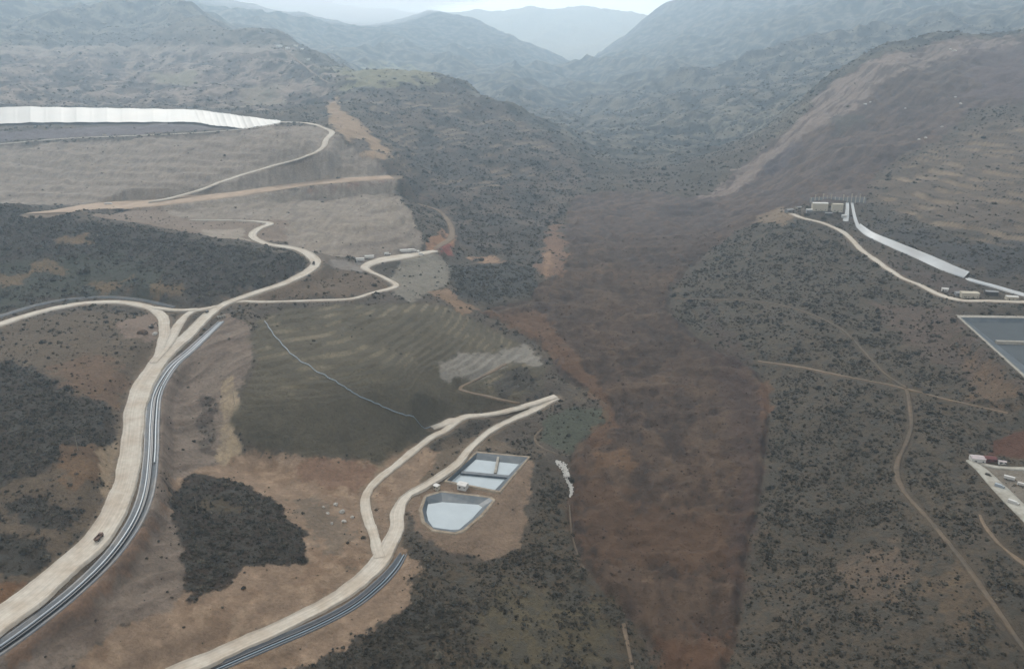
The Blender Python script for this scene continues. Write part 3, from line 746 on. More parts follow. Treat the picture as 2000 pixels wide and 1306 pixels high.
# worn verges along the roads
vg = smooth(5.5, 0.5, ROADV + 2.5 * n_sm)
paint(vg, A(150, 134, 116), 0.0, .7)
VEG *= smooth(1.5, 4.5, ROADD)
VEG = np.clip(VEG, 0, 1)
C *= (1 + 0.10 * n_sm + 0.06 * n_mid)[..., None]
C = np.clip(C, 0.01, 0.9)

# ------------------------------------------------------------------ the ground object
nr, nc = GX.shape
idx = np.arange(nr * nc, dtype=np.int32).reshape(nr, nc)
quads = np.stack([idx[:-1, :-1], idx[:-1, 1:], idx[1:, 1:], idx[1:, :-1]], -1).reshape(-1, 4)
gme = np_mesh("ground", np.stack([GX, GY, H], -1).reshape(-1, 3), quads, True)
at = gme.color_attributes.new("cover", 'FLOAT_COLOR', 'POINT')
at.data.foreach_set("color", np.concatenate([C.reshape(-1, 3), (1 - .6 * sm).reshape(-1, 1)], 1).astype(np.float32).ravel())
av = gme.attributes.new("veg", 'FLOAT', 'POINT'); av.data.foreach_set("value", VEG.ravel().astype(np.float32))

def ground_material():
    m = bpy.data.materials.new("ground"); m.use_nodes = True
    nt = m.node_tree; N = nt.nodes; Lk = nt.links.new; b = N["Principled BSDF"]
    b.inputs["Roughness"].default_value = 0.95; b.inputs["Specular IOR Level"].default_value = 0.1
    ac = N.new("ShaderNodeAttribute"); ac.attribute_name = "cover"
    avg = N.new("ShaderNodeAttribute"); avg.attribute_name = "veg"
    geo = N.new("ShaderNodeNewGeometry")
    def noise(scale, detail=5, rough=0.6):
        t = N.new("ShaderNodeTexNoise"); t.inputs["Scale"].default_value = scale; t.inputs["Detail"].default_value = detail; t.inputs["Roughness"].default_value = rough
        Lk(geo.outputs["Position"], t.inputs["Vector"]); return t
    def rng(src, a, c, lo, hi):
        r = N.new("ShaderNodeMapRange"); r.inputs["From Min"].default_value = a; r.inputs["From Max"].default_value = c
        r.inputs["To Min"].default_value = lo; r.inputs["To Max"].default_value = hi; Lk(src, r.inputs["Value"]); return r.outputs[0]
    def mul(a, c):
        r = N.new("ShaderNodeMath"); r.operation = 'MULTIPLY'; Lk(a, r.inputs[0]); Lk(c, r.inputs[1]); return r.outputs[0]
    n1 = noise(0.30, 8, 0.75); n2 = noise(0.045, 6, 0.65); n3 = noise(0.11, 4, .6)
    f = mul(rng(n1.outputs["Fac"], .3, .7, .70, 1.30), rng(n2.outputs["Fac"], .3, .7, .86, 1.14))
    fm = N.new("ShaderNodeMix"); fm.data_type = 'FLOAT'; fm.inputs[2].default_value = 1.0; Lk(ac.outputs["Alpha"], fm.inputs[0]); Lk(f, fm.inputs[3]); f = fm.outputs[0]
    vm = N.new("ShaderNodeVectorMath"); vm.operation = 'SCALE'; Lk(ac.outputs["Color"], vm.inputs[0]); Lk(f, vm.inputs["Scale"])
    # low dry scrub between the bushes
    sc = mul(rng(n3.outputs["Fac"], .47, .56, 0, 1), rng(avg.outputs["Fac"], .2, .9, 0, .75))
    mx = N.new("ShaderNodeMix"); mx.data_type = 'RGBA'; Lk(sc, mx.inputs[0]); Lk(vm.outputs[0], mx.inputs[6]); mx.inputs[7].default_value = (0.042, 0.040, 0.034, 1)
    Lk(mx.outputs[2], b.inputs["Base Color"])
    bp = N.new("ShaderNodeBump"); bp.inputs["Strength"].default_value = 0.9; bp.inputs["Distance"].default_value = 3.0
    ad = N.new("ShaderNodeMath"); ad.operation = 'ADD'; Lk(n1.outputs["Fac"], ad.inputs[0]); Lk(n3.outputs["Fac"], ad.inputs[1])
    Lk(ad.outputs[0], bp.inputs["Height"]); Lk(bp.outputs[0], b.inputs["Normal"])
    return m
ground = link("ground", gme, ground_material())
tag(ground, "mountain valley ground with scrub, bare works and a brown slide of earth", None, None, "structure")

# ------------------------------------------------------------------ roads and channels as sheets on the ground
def ribbon(name, S, m, lift=0.0, skirt=2.0, cross=None, jitter=0.0, seed=0):
    """a strip along S (x, y, z, width); cross = list of (fraction of half width, height)"""
    cross = cross or [(-1.06, -skirt), (-1, 0), (-.5, .06), (0, .1), (.5, .06), (1, 0), (1.06, -skirt)]
    T = np.gradient(S[:, :2], axis=0); T /= np.maximum(np.linalg.norm(T, axis=1, keepdims=True), 1e-6)
    Nn = np.stack([-T[:, 1], T[:, 0]], 1)
    rs = np.random.RandomState(seed)
    k = len(S)
    jl = np.convolve(rs.randn(k + 6), np.ones(7) / 7, 'valid') * jitter; jr = np.convolve(rs.randn(k + 6), np.ones(7) / 7, 'valid') * jitter
    V = []
    for (fr, h) in cross:
        hw = S[:, 3] / 2 + (jl if fr < 0 else jr) * min(1, abs(fr))
        V.append(np.stack([S[:, 0] + Nn[:, 0] * hw * fr, S[:, 1] + Nn[:, 1] * hw * fr, S[:, 2] + h + lift], 1))
    V = np.stack(V, 1); c = len(cross); I = np.arange(k * c).reshape(k, c)
    Q = np.stack([I[:-1, :-1], I[:-1, 1:], I[1:, 1:], I[1:, :-1]], -1).reshape(-1, 4)
    me = np_mesh(name, V.reshape(-1, 3), Q[:, ::-1], True)
    al = np.concatenate([[0], np.cumsum(np.linalg.norm(np.diff(S[:, :2], axis=0), axis=1))])
    ac = np.array([f_ for f_, _ in cross])[None, :] * S[:, 3:4] / 2
    a_ = me.attributes.new("lane", 'FLOAT_VECTOR', 'POINT')
    a_.data.foreach_set("vector", np.stack([ac, np.repeat(al[:, None], c, 1), 0 * ac], -1).astype(np.float32).ravel())
    return link(name, me, m)

def wheel_tracks(m, amt=.22):
    nt = m.node_tree; b = nt.nodes["Principled BSDF"]; src = b.inputs["Base Color"].links[0].from_socket
    a_ = nt.nodes.new("ShaderNodeAttribute"); a_.attribute_name = "lane"
    mp = nt.nodes.new("ShaderNodeMapping"); mp.inputs["Scale"].default_value = (.75, .012, 1); nt.links.new(a_.outputs["Vector"], mp.inputs["Vector"])
    nz = nt.nodes.new("ShaderNodeTexNoise"); nz.inputs["Scale"].default_value = 1.0; nz.inputs["Detail"].default_value = 5; nt.links.new(mp.outputs[0], nz.inputs["Vector"])
    mr = nt.nodes.new("ShaderNodeMapRange"); mr.inputs["From Min"].default_value = .35; mr.inputs["From Max"].default_value = .65; mr.inputs["To Min"].default_value = 1 - amt; mr.inputs["To Max"].default_value = 1 + amt * .5
    nt.links.new(nz.outputs["Fac"], mr.inputs["Value"])
    vm = nt.nodes.new("ShaderNodeVectorMath"); vm.operation = 'SCALE'; nt.links.new(src, vm.inputs[0]); nt.links.new(mr.outputs[0], vm.inputs["Scale"]); nt.links.new(vm.outputs[0], b.inputs["Base Color"])
    return m

m_road = mat("pale_gravel", A(216, 208, 195), .95, .1, .10, .25, dirt=A(190, 174, 154), dirt_amt=.6, dirt_scale=.05)
m_track = mat("dirt", A(138, 121, 103), .95, .1, .18, .3, dirt=A(118, 104, 90), dirt_amt=.8, dirt_scale=.05)
m_dull = mat("worn_earth", A(120, 106, 91), .95, .1, .2, .3, dirt=A(100, 92, 82), dirt_amt=.9, dirt_scale=.05)
m_bench = mat("tan_earth", A(190, 168, 146), .95, .1, .15, .1, dirt=A(160, 140, 122), dirt_amt=.7, dirt_scale=.03)
for m_ in (m_road, m_track, m_dull, m_bench): wheel_tracks(m_, .13)
RL = {"haul": "wide pale gravel haul road climbing past the lined channel", "bench": "broad tan bench between the two grey embankments"}
order = ["haul", "lower", "fork", "loop", "strand", "link", "track", "stub", "padrim", "padroad", "bench", "portal", "spurtrack", "hilltrack", "redtrack", "downtrack", "cornertrack", "villagetrack", "gullytrack"]
for i, key in enumerate(order):
    nm, S = roads[key]
    zc = bil(H, S[:, 0], S[:, 1]) + .25
    if key not in ('haul', 'lower'): S[:, 2] = np.maximum(S[:, 2], np.convolve(np.pad(zc, (2, 2), mode='edge'), np.ones(5) / 5, 'valid'))
    m = m_bench if key == "bench" else m_dull if key in ("hilltrack", "downtrack") else m_track if key in ("redtrack", "spurtrack", "cornertrack", "villagetrack", "gullytrack") else m_road
    wr = [(-1.10, -2), (-1.03, .15), (-.98, .75), (-.93, .7), (-.86, 0), (-.5, .06), (0, .1), (.5, .06), (.86, 0), (.93, .7), (.98, .75), (1.03, .15), (1.10, -2)] if key in ("haul", "lower") else None
    o = ribbon(nm, S, m, cross=wr, lift=0.035 * (len(order) - i) * (1 if key in ("haul", "lower", "fork", "loop", "strand", "link", "stub", "track") else .3), jitter=1.6 if m is not m_dull else 1.0, seed=i)
    tag(o, None, None, None, "structure")

m_liner = mat("grey_blue_liner", A(90, 98, 106), .5, .4, .2, .3, dirt=A(140, 130, 118), dirt_amt=.5, dirt_scale=.08)
m_liner2 = mat("dark_liner", A(74, 82, 92), .45, .4, .2, .3, dirt=A(110, 106, 100), dirt_amt=.4, dirt_scale=.08)
for key, S in chans.items():
    cr = [(-1.25, -1.5), (-1.12, .35), (-1, .4), (-.8, .1), (-.45, -1.9), (.45, -1.9), (.8, .1), (1, .4), (1.12, .35), (1.25, -1.5)]
    o = ribbon("lined_channel", S, m_liner2 if key == "lower" else m_liner, lift=0.0, cross=cr)
    tag(o, None, None, None, "structure")

# pipes
def pipe(name, S, off, r, dz, m, label, a=0.0, b=1.0, nseg=8):
    k0, k1 = int(a * len(S)), int(b * len(S)); S = S[k0:k1]
    T = np.gradient(S[:, :2], axis=0); T /= np.linalg.norm(T, axis=1, keepdims=True); Nn = np.stack([-T[:, 1], T[:, 0]], 1)
    P = np.stack([S[:, 0] + Nn[:, 0] * off * S[:, 3] / 2, S[:, 1] + Nn[:, 1] * off * S[:, 3] / 2, S[:, 2] + dz], 1)
    V = []
    for j in range(nseg):
        t = 2 * math.pi * j / nseg
        V.append(np.stack([P[:, 0] + Nn[:, 0] * r * math.cos(t), P[:, 1] + Nn[:, 1] * r * math.cos(t), P[:, 2] + r * math.sin(t)], 1))
    V = np.stack(V, 1); k = len(P); I = np.arange(k * nseg).reshape(k, nseg); J = np.roll(I, -1, 1)
    Q = np.stack([I[:-1], J[:-1], J[1:], I[1:]], -1).reshape(-1, 4)
    o = link(name, np_mesh(name, V.reshape(-1, 3), Q, True), m)
    return tag(o, label, "pipe", "pipes lying in the lined channels")
m_pipe_l = mat("pale_blue_pipe", A(150, 162, 172), .35, .5, .08, .2)
m_pipe_d = mat("black_pipe", A(46, 50, 56), .4, .5, .1, .2)
m_pipe_b = mat("steel_blue_pipe", A(128, 150, 166), .4, .5, .1, .2)
pipe("pipe", chans["upper"], 0.30, .85, -.95, m_pipe_l, "long pale pipe on the road side of the channel beside the wide haul road")
pipe("pipe", chans["upper"], -0.62, .8, .15, m_pipe_l, "pale pipe on the outer lip of the upper channel, ending halfway down the bend", a=.45, b=1)
pipe("pipe", chans["upper"], -0.18, .8, -1.0, m_pipe_d, "black pipe in the bottom of the channel beside the wide haul road")
pipe("pipe", chans["lower"], 0.30, .7, -1.1, m_pipe_d, "black pipe on the road side of the channel below the valley road", a=0, b=.85)
pipe("pipe", chans["lower"], -0.15, .6, -1.2, m_pipe_b, "steel blue pipe along the middle of the channel below the valley road")
PB = np.array([list(hit(u, v, H)) + [1.0] for u, v in [(517,628),(532,650),(552,675),(572,694),(600,712),(640,738),(690,768),(740,790),(800,812),(850,832)]])
S = spline(PB, 4.0); S[:, 2] = bil(H, S[:, 0], S[:, 1])
pipe("pipe", S, 0, .55, .75, m_pipe_b, "thin blue grey pipe running downhill across the dark terraced field").__setitem__("group", "pipes laid over open ground")

# ------------------------------------------------------------------ ponds
m_water = mat("pale_water", A(184, 196, 202), .12, .5, .05, .1)
m_water2 = mat("grey_green_water", A(92, 98, 102), .8, .06, .1, .05)
m_pliner = mat("navy_grey_liner", A(58, 74, 86), .5, .4, .15, .2, dirt=A(120, 124, 124), dirt_amt=.35, dirt_scale=.15)
m_conc = mat("concrete", A(176, 172, 162), .85, .2, .12, .3, dirt=A(140, 132, 120), dirt_amt=.5, dirt_scale=.2)
m_tan = mat("tan_berm", A(172, 160, 142), .95, .1, .25, .25, dirt=A(138, 122, 104), dirt_amt=.9, dirt_scale=.12)
def ring(name, inner, outer, zi, zo, m, parent):
    k = len(inner); V = [(p[0], p[1], zi) for p in inner] + [(p[0], p[1], zo) for p in outer]
    Fq = [(i, (i + 1) % k, k + (i + 1) % k, k + i) for i in range(k)]
    me = bpy.data.meshes.new(name); me.from_pydata(V, [], Fq); bm = bmesh.new(); bm.from_mesh(me); bmesh.ops.recalc_face_normals(bm, faces=bm.faces)
    bm.to_mesh(me); bm.free(); return link(name, me, m, parent)
def grow(P, d):
    c = P[:, :2].mean(0); out = []
    for p in P:
        v = p[:2] - c; l = np.linalg.norm(v); out.append(c + v * (l + d) / l)
    return np.array(out)
def flat(name, P, z, m, parent):
    me = bpy.data.meshes.new(name); me.from_pydata([(p[0], p[1], z) for p in P], [], [tuple(range(len(P)))])
    bm = bmesh.new(); bm.from_mesh(me); bmesh.ops.recalc_face_normals(bm, faces=bm.faces)
    for f in bm.faces:
        if f.normal.z < 0: f.normal_flip()
    bm.to_mesh(me); bm.free(); return link(name, me, m, parent)
def pond(key, label, wm, parent_name="settling_basin"):
    pr, pw, zr, zw = ponds[key]; c = pr.mean(0)
    t = empty(parent_name, (c[0], c[1], zr)); off = np.array([c[0], c[1], zr])
    pr2, pw2 = pr - off, pw - off
    b = MB(); k = len(pr2); deep = grow(pw2, -1.5)
    V = [tuple(p) for p in np.column_stack([pr2[:, :2], np.full(k, .15)])] + [tuple(p) for p in pw2] + [(p[0], p[1], zw - zr - 1.5) for p in deep]
    Fq = [(i, (i + 1) % k, k + (i + 1) % k, k + i) for i in range(k)] + [(k + i, k + (i + 1) % k, 2 * k + (i + 1) % k, 2 * k + i) for i in range(k)]
    me = bpy.data.meshes.new("liner"); me.from_pydata(V, [], Fq); link("liner", me, m_pliner, t)
    flat("water", pw2, zw - zr + .02, wm, t)
    berm = MB()
    wd = 9.0 if key == 'right' else 3.2
    o1, o2 = grow(pr2, wd), grow(pr2, wd + 1.6)
    V = [(p[0], p[1], .15) for p in pr2] + [(p[0], p[1], .45) for p in grow(pr2, .8)] + [(p[0], p[1], .4) for p in o1] + [(p[0], p[1], -1.6) for p in o2]
    Fq = [(r * k + i, r * k + (i + 1) % k, (r + 1) * k + (i + 1) % k, (r + 1) * k + i) for r in range(3) for i in range(k)]
    me = bpy.data.meshes.new("berm"); me.from_pydata(V, [], Fq); bm = bmesh.new(); bm.from_mesh(me); bmesh.ops.recalc_face_normals(bm, faces=bm.faces); bm.to_mesh(me); bm.free()
    link("berm", me, m_conc if key == "right" else m_tan, t)
    tag(t, label, "pond")
    return t, off
tU, oU = pond("upper", "four-sided lined basin split by concrete walls into pools, behind the white hut", m_water)
# dividing walls of the upper basin
def wall_px(a, b, zt, zb, th, name, m, parent, off):
    A_, B_ = np.array(at_z(*a, zt)) - off, np.array(at_z(*b, zt)) - off
    d = (B_ - A_)[:2]; d /= np.linalg.norm(d); nn = np.array([-d[1], d[0]]) * th / 2
    s_ = 1.6
    top = [(A_[0] + nn[0], A_[1] + nn[1]), (B_[0] + nn[0], B_[1] + nn[1]), (B_[0] - nn[0], B_[1] - nn[1]), (A_[0] - nn[0], A_[1] - nn[1])]
    nb = nn * s_
    bot = [(A_[0] + nb[0], A_[1] + nb[1]), (B_[0] + nb[0], B_[1] + nb[1]), (B_[0] - nb[0], B_[1] - nb[1]), (A_[0] - nb[0], A_[1] - nb[1])]
    return MB().quadbox([(p[0], p[1], zb - off[2]) for p in bot], [(p[0], p[1], zt - off[2]) for p in top]).build(name, m, parent)
wall_px((974, 886), (967, 922), 91.8, 87, 2.4, "dividing_wall", m_conc, tU, oU)
wall_px((900, 921), (1006, 931), 91.2, 87, 4.5, "dividing_wall", m_pliner, tU, oU)
tL, oL = pond("lower", "rounded lined pond full of pale water below the white hut", m_water)
tR, oR = pond("right", "large grey lined pond cut by the picture edge beside the pale embankment", m_water2, "storage_pond")
wall_px((1946, 665), (2050, 668), 173, 167, 4, "dividing_wall", m_conc, tR, oR)

# ------------------------------------------------------------------ buildings
m_white = mat("white_paint", A(225, 224, 220), .6, .3, .05, .5)
m_cream = mat("cream_wall", A(206, 198, 180), .8, .2, .08, .5)
m_pinkroof = mat("faded_pink_roof", A(200, 189, 190), .6, .3, .1, .5)
m_redroof = mat("dark_red_roof", A(110, 60, 58), .7, .3, .15, .5)
m_greyroof = mat("grey_roof", A(150, 152, 154), .6, .3, .1, .5)
m_dark = mat("dark_opening", A(44, 46, 50), .4, .4, .05, .5)
m_glass = mat("window_glass", A(60, 72, 82), .1, .6, .05, .5)
m_rust = mat("rust_brown_paint", A(120, 92, 78), .6, .3, .1, 1)
m_darkmach = mat("dark_machine_paint", A(70, 64, 58), .6, .3, .1, 1)
m_yel = mat("yellow_machine_paint", A(178, 146, 70), .6, .3, .1, 1)
m_tyre = mat("tyre_rubber", A(38, 38, 38), .9, .2, .05, 2)
m_ltblue = mat("light_blue_paint", A(176, 186, 194), .5, .4, .05, .5)
m_metal = mat("galvanised_steel", A(160, 164, 166), .45, .5, .08, 1)
m_wood = mat("grey_pole_wood", A(150, 142, 130), .9, .2, .15, 1)

def gp(u, v):
    p = hit(u, v, H); return (float(p[0]), float(p[1]), float(p[2]))

def building(px, w, d, h, rz, label, wall=m_white, roof=m_greyroof, pitch=.25, doors=1, wins=2, name="shed", cat="shed", group=None, loc=None):
    x, y, z = loc or gp(*px)
    t = empty(name, (x, y, z - .3), rz)
    MB().box(-w/2, w/2, -d/2, d/2, -1.5, h).build("wall", wall, t)
    r = MB(); o = .35; rh = d / 2 * pitch
    r.quadbox([(-w/2 - o, -d/2 - o, h + .02), (w/2 + o, -d/2 - o, h + .02), (w/2 + o, d/2 + o, h + .02), (-w/2 - o, d/2 + o, h + .02)],
              [(-w/2 - o, -.05, h + rh + .2), (w/2 + o, -.05, h + rh + .2), (w/2 + o, .05, h + rh + .2), (-w/2 - o, .05, h + rh + .2)])
    r.build("roof", roof, t)
    for i in range(doors):
        xx = -w/4 + i * w / 2
        MB().box(xx - .6, xx + .6, -d/2 - .06, -d/2 + .05, .3, 2.5).build("door", m_dark, t)
    for i in range(wins):
        xx = -w/2 + (i + .5) * w / wins + .9
        MB().box(xx - .6, xx + .6, -d/2 - .05, -d/2 + .05, 1.3, 2.4).build("window", m_glass, t)
    tag(t, label, cat, group); return t

def at_px(u, v, z):
    p = at_z(u, v, z); return tuple(float(q) for q in p)
building(None, 9, 7, 4.2, R(-22), "white hut between the split basin and the rounded pond", wins=2, roof=m_white, name="pump_house", cat="hut", loc=at_px(904, 951, 92.8))
building(None, 5, 4.5, 3.2, R(-35), "small cream hut beside the road at the ponds", wall=m_cream, roof=m_white, name="control_hut", cat="hut", loc=at_px(853, 952, 92.8))
building((1908, 900), 12, 8, 4.5, R(-10), "shed with a faded pink roof at the corner of the yard", roof=m_pinkroof, cat="shed")
building((1933, 899), 10, 6, 3.5, R(-10), "low shed with a dark red roof on the yard edge", wall=m_redroof, roof=m_redroof, cat="shed")
building((1957, 905), 6, 3, 2.8, R(-15), "small pale cabin behind the yard beside the dark red shed", roof=m_pinkroof, name="site_cabin", cat="cabin")
building((1892, 580), 22, 10, 7, R(-8), "cream flat-sided building beside the bend of the portal road", wall=m_cream, roof=m_cream, pitch=.1, wins=4, name="workshop", cat="building")
building((1876, 576), 14, 8, 4, R(-8), "long low grey building next to the cream workshop", wall=m_greyroof, roof=m_greyroof, pitch=.1, wins=3, name="workshop", cat="building")
building((1600, 410), 26, 12, 13, R(-6), "pale plant building left end of the portal row", wall=m_cream, roof=m_white, pitch=.15, wins=3, name="plant_building", cat="building")
building((1634, 412), 18, 10, 13, R(-4), "pale plant building beside the two white chutes", wall=m_cream, roof=m_cream, pitch=.15, wins=3, name="plant_building", cat="building")
building((1541, 414), 14, 9, 5, R(20), "light grey shed alone on the nose of the spur", wall=m_greyroof, roof=m_greyroof, name="shed", cat="shed")

building((1580, 414), 10, 7, 5, R(-6), "small grey shed at the road end of the portal buildings", wall=m_greyroof, roof=m_white, wins=1)
building((1618, 420), 12, 6, 4, R(-10), "low dark shed in front of the plant buildings", wall=m_darkmach, roof=m_greyroof, wins=1)
building((1648, 425), 8, 6, 5, R(-10), "narrow white shed at the foot of the short chute", wall=m_white, roof=m_white, wins=1)
building((1560, 408), 9, 6, 4, R(10), "little pale shed between the spur nose and the plant", wall=m_cream, roof=m_greyroof, wins=1)
building((1845, 568), 8, 6, 4, R(-20), "small white shed on the bank above the portal road bend", wall=m_white, roof=m_white, wins=1)
building((1935, 575), 16, 8, 5, R(-12), "dark grey workshop right of the cream building", wall=m_darkmach, roof=m_greyroof, wins=3, name="workshop", cat="building")
building((1975, 585), 14, 8, 5, R(-12), "pale workshop nearest the picture edge by the lined strip", wall=m_cream, roof=m_white, wins=3, name="workshop", cat="building")
# small houses of the hilltop hamlet
HL = ["widest white house of the hamlet on the far ridge", "second white house of the ridge hamlet, beside the widest one", "third white house of the ridge hamlet, above the track", "small white house at the end of the ridge hamlet row", "white house alone on the crest beyond the ridge hamlet", "white house below the ridge hamlet row, lowest on the slope"]
for i, (u, v, w) in enumerate([(546, 92, 20), (562, 96, 16), (578, 92, 16), (590, 98, 12), (648, 100, 14), (602, 118, 12)]):
    building((u, v), w, 10, 6, R(-10 + 12 * i), HL[i], roof=m_greyroof, wins=2, name="house", cat="house", group="white houses of the hamlet on the ridge")

# portal: posts and retaining wall, chutes
x0, y0, z0 = gp(1580, 397); x1, y1, z1 = gp(1690, 397)
t = empty("retaining_wall", (x0, y0, z0))
L_ = math.hypot(x1 - x0, y1 - y0); ang = math.atan2(y1 - y0, x1 - x0); t.rotation_euler = (0, 0, ang)
sl = (z1 - z0) / L_
MB().quadbox([(0, 0, -4), (L_, 0, sl * L_ - 4), (L_, 2, sl * L_ - 4), (0, 2, -4)], [(0, .6, 11), (L_, .6, sl * L_ + 11), (L_, 2, sl * L_ + 11), (0, 2, 11)]).build("wall", m_greyroof, t)
for i in range(14):
    xx = 3 + i * (L_ - 6) / 13
    MB().box(xx - .9, xx + .9, -.9, .3, sl * xx - 4, sl * xx + 11 + (0, 5, 2, 7, 3, 6, 1)[i % 7]).build("post", m_cream, t)
tag(t, "grey retaining wall with pale posts above the portal buildings", "wall")

m_whitel = mat("white_liner", A(192, 197, 200), .5, .4, .06, .1, dirt=A(170, 168, 164), dirt_amt=.5, dirt_scale=.03)
def strip_px(name, P, m, lift=.6, kind="structure", label=None, cat=None, cross=None):
    if isinstance(P, str): S = strips[P]
    else:
        S = spline(np.array([list(hit(u, v, H)) + [w] for u, v, w in P]), 3.0)
        k = 3; S[:, 2] = np.convolve(np.pad(S[:, 2], (k, k), mode='edge'), np.ones(2 * k + 1) / (2 * k + 1), 'valid')
    o = ribbon(name, S, m, lift=lift, skirt=3.0, cross=cross)
    tag(o, label, cat, None, kind); return o
bank = [(-1.1, -2.5), (-1, 0), (-.6, .9), (-.2, 2.6), (.2, 4.2), (.6, 5.6), (.9, 6.4), (1.0, 6.2), (1.5, -3)]
trough = [(-1.1, -2.5), (-1, .8), (-.75, .5), (-.4, .05), (.4, .05), (.75, .5), (1, .8), (1.1, -2.5)]
strip_px("chute", "short_chute", m_whitel, .3, None, "short white chute dropping from the retaining wall, nearer the plant buildings", "chute", trough)
strip_px("chute", "long_chute", m_whitel, .3, None, "narrow white chute curving into the long white lined channel", "chute", trough)
strip_px("lined_channel", "liner", m_whitel, .2, "structure", None, None, bank)
strip_px("lined_channel", "liner_end", m_whitel, .2, "structure", None, None, trough)

# white geomembrane on the far wall of the heap pad
m_memb = mat("white_membrane", A(196, 196, 191), .55, .3, .05, .02, dirt=A(205, 200, 192), dirt_amt=.6, dirt_scale=.012)
U = np.concatenate([np.linspace(-60, 380, 221), np.linspace(382, 548, 120)])
topv = np.interp(U, [-60, 40, 380, 420, 470, 548], [214, 209, 215, 220, 227, 237])
botv = np.interp(U, [-60, 0, 60, 380, 410, 480, 548], [246, 243, 240, 239, 245, 252, 241])
rows = 9; V = []
for j in range(rows):
    f = j / (rows - 1)
    for u, a, b in zip(U, topv, botv):
        Yb = np.interp(u, [0, 380, 480, 560], [2010, 2010, 1930, 1900]); Yt = Yb + np.interp(u, [0, 380, 480, 560], [150, 150, 90, 30])
        p = at_y(u, b + (a - b) * f, Yb + (Yt - Yb) * f)
        V.append((p[0], p[1], p[2] + 1.0 + 0.5 * math.sin(u * .13) + (1.1 if u > 380 else .35) * max(0, math.cos(u * (.48 if u > 380 else .21) + .6 * j * (u > 380))) ** 8))
V = np.array(V); k = len(U); I = np.arange(rows * k).reshape(rows, k)
Qm = np.stack([I[:-1, :-1], I[:-1, 1:], I[1:, 1:], I[1:, :-1]], -1).reshape(-1, 4)
Vm = V
# the ground below the membrane is pushed under it
sel = (GY > 1850) & (GY < 2250) & (GX < -100)
gi = np.nonzero(sel.ravel())[0]; px, py = GX.ravel()[gi], GY.ravel()[gi]
Hf = H.ravel().copy()
pd = np.full(len(gi), 1e9, np.float32); pz = np.zeros(len(gi), np.float32)
for (a, b, c) in V:
    dd = (px - a) ** 2 + (py - b) ** 2; q = dd < pd; pd[q] = dd[q]; pz[q] = c
wgt = smooth(40, 12, np.sqrt(pd))
Hf[gi] = Hf[gi] * (1 - wgt) + np.minimum(Hf[gi], pz - 5) * wgt
Vf = VEG.ravel().copy(); Vf[gi] *= (1 - smooth(60, 25, np.sqrt(pd))); VEG = Vf.reshape(VEG.shape)
H = Hf.reshape(H.shape).astype(np.float32)
gme.vertices.foreach_set("co", np.stack([GX, GY, H], -1).reshape(-1, 3).ravel()); gme.update()
memb = link("pad_liner", np_mesh("pad_liner", Vm, Qm, True), m_memb)
tag(memb, "long white sheet lining the far wall of the heap leach pad", "liner")

# ------------------------------------------------------------------ vehicles
def truck(px, rz, s, body, bed, label, group=None, cat="truck", name="dump_truck", loc=None):
    x, y, z = loc or gp(*px)
    t = empty(name, (x, y, z + .45), rz); t.scale = (s, s, s)
    MB().box(-3.6, 3.4, -1.0, 1.0, .75, 1.15).build("chassis", m_darkmach, t)
    c = MB(); c.quadbox([(1.7, -1.2, 1.15), (3.6, -1.2, 1.15), (3.6, 1.2, 1.15), (1.7, 1.2, 1.15)], [(1.7, -1.15, 3.1), (3.2, -1.15, 3.1), (3.2, 1.15, 3.1), (1.7, 1.15, 3.1)])
    cab = c.build("cab", body, t)
    MB().quadbox([(3.54, -1.0, 1.95), (3.58, -1.0, 1.95), (3.58, 1.0, 1.95), (3.54, 1.0, 1.95)], [(3.33, -1.0, 2.85), (3.37, -1.0, 2.85), (3.37, 1.0, 2.85), (3.33, 1.0, 2.85)]).build("windscreen", m_glass, cab)
    d = MB()
    d.quadbox([(-3.9, -1.1, 1.2), (1.5, -1.1, 1.2), (1.5, 1.1, 1.2), (-3.9, 1.1, 1.2)], [(-4.1, -1.4, 1.5), (1.55, -1.4, 1.5), (1.55, 1.4, 1.5), (-4.1, 1.4, 1.5)])
    d.box(-4.1, 1.55, -1.4, -1.25, 1.5, 2.6); d.box(-4.1, 1.55, 1.25, 1.4, 1.5, 2.6); d.box(1.4, 1.55, -1.25, 1.25, 1.5, 2.9); d.box(-4.1, -3.95, -1.25, 1.25, 1.5, 2.5)
    d.build("bed", bed, t)
    for (xx, yy) in ((2.4, 1), (2.4, -1), (-1.6, 1), (-1.6, -1), (-2.9, 1), (-2.9, -1)):
        w = MB().tube((xx, yy * .95, .62), (xx, yy * 1.35, .62), .62, 12).build("wheel", m_tyre, t)
        MB().tube((xx, yy * 1.30, .62), (xx, yy * 1.38, .62), .3, 8).build("hub", m_metal, w)
    tag(t, label, cat, group); return t
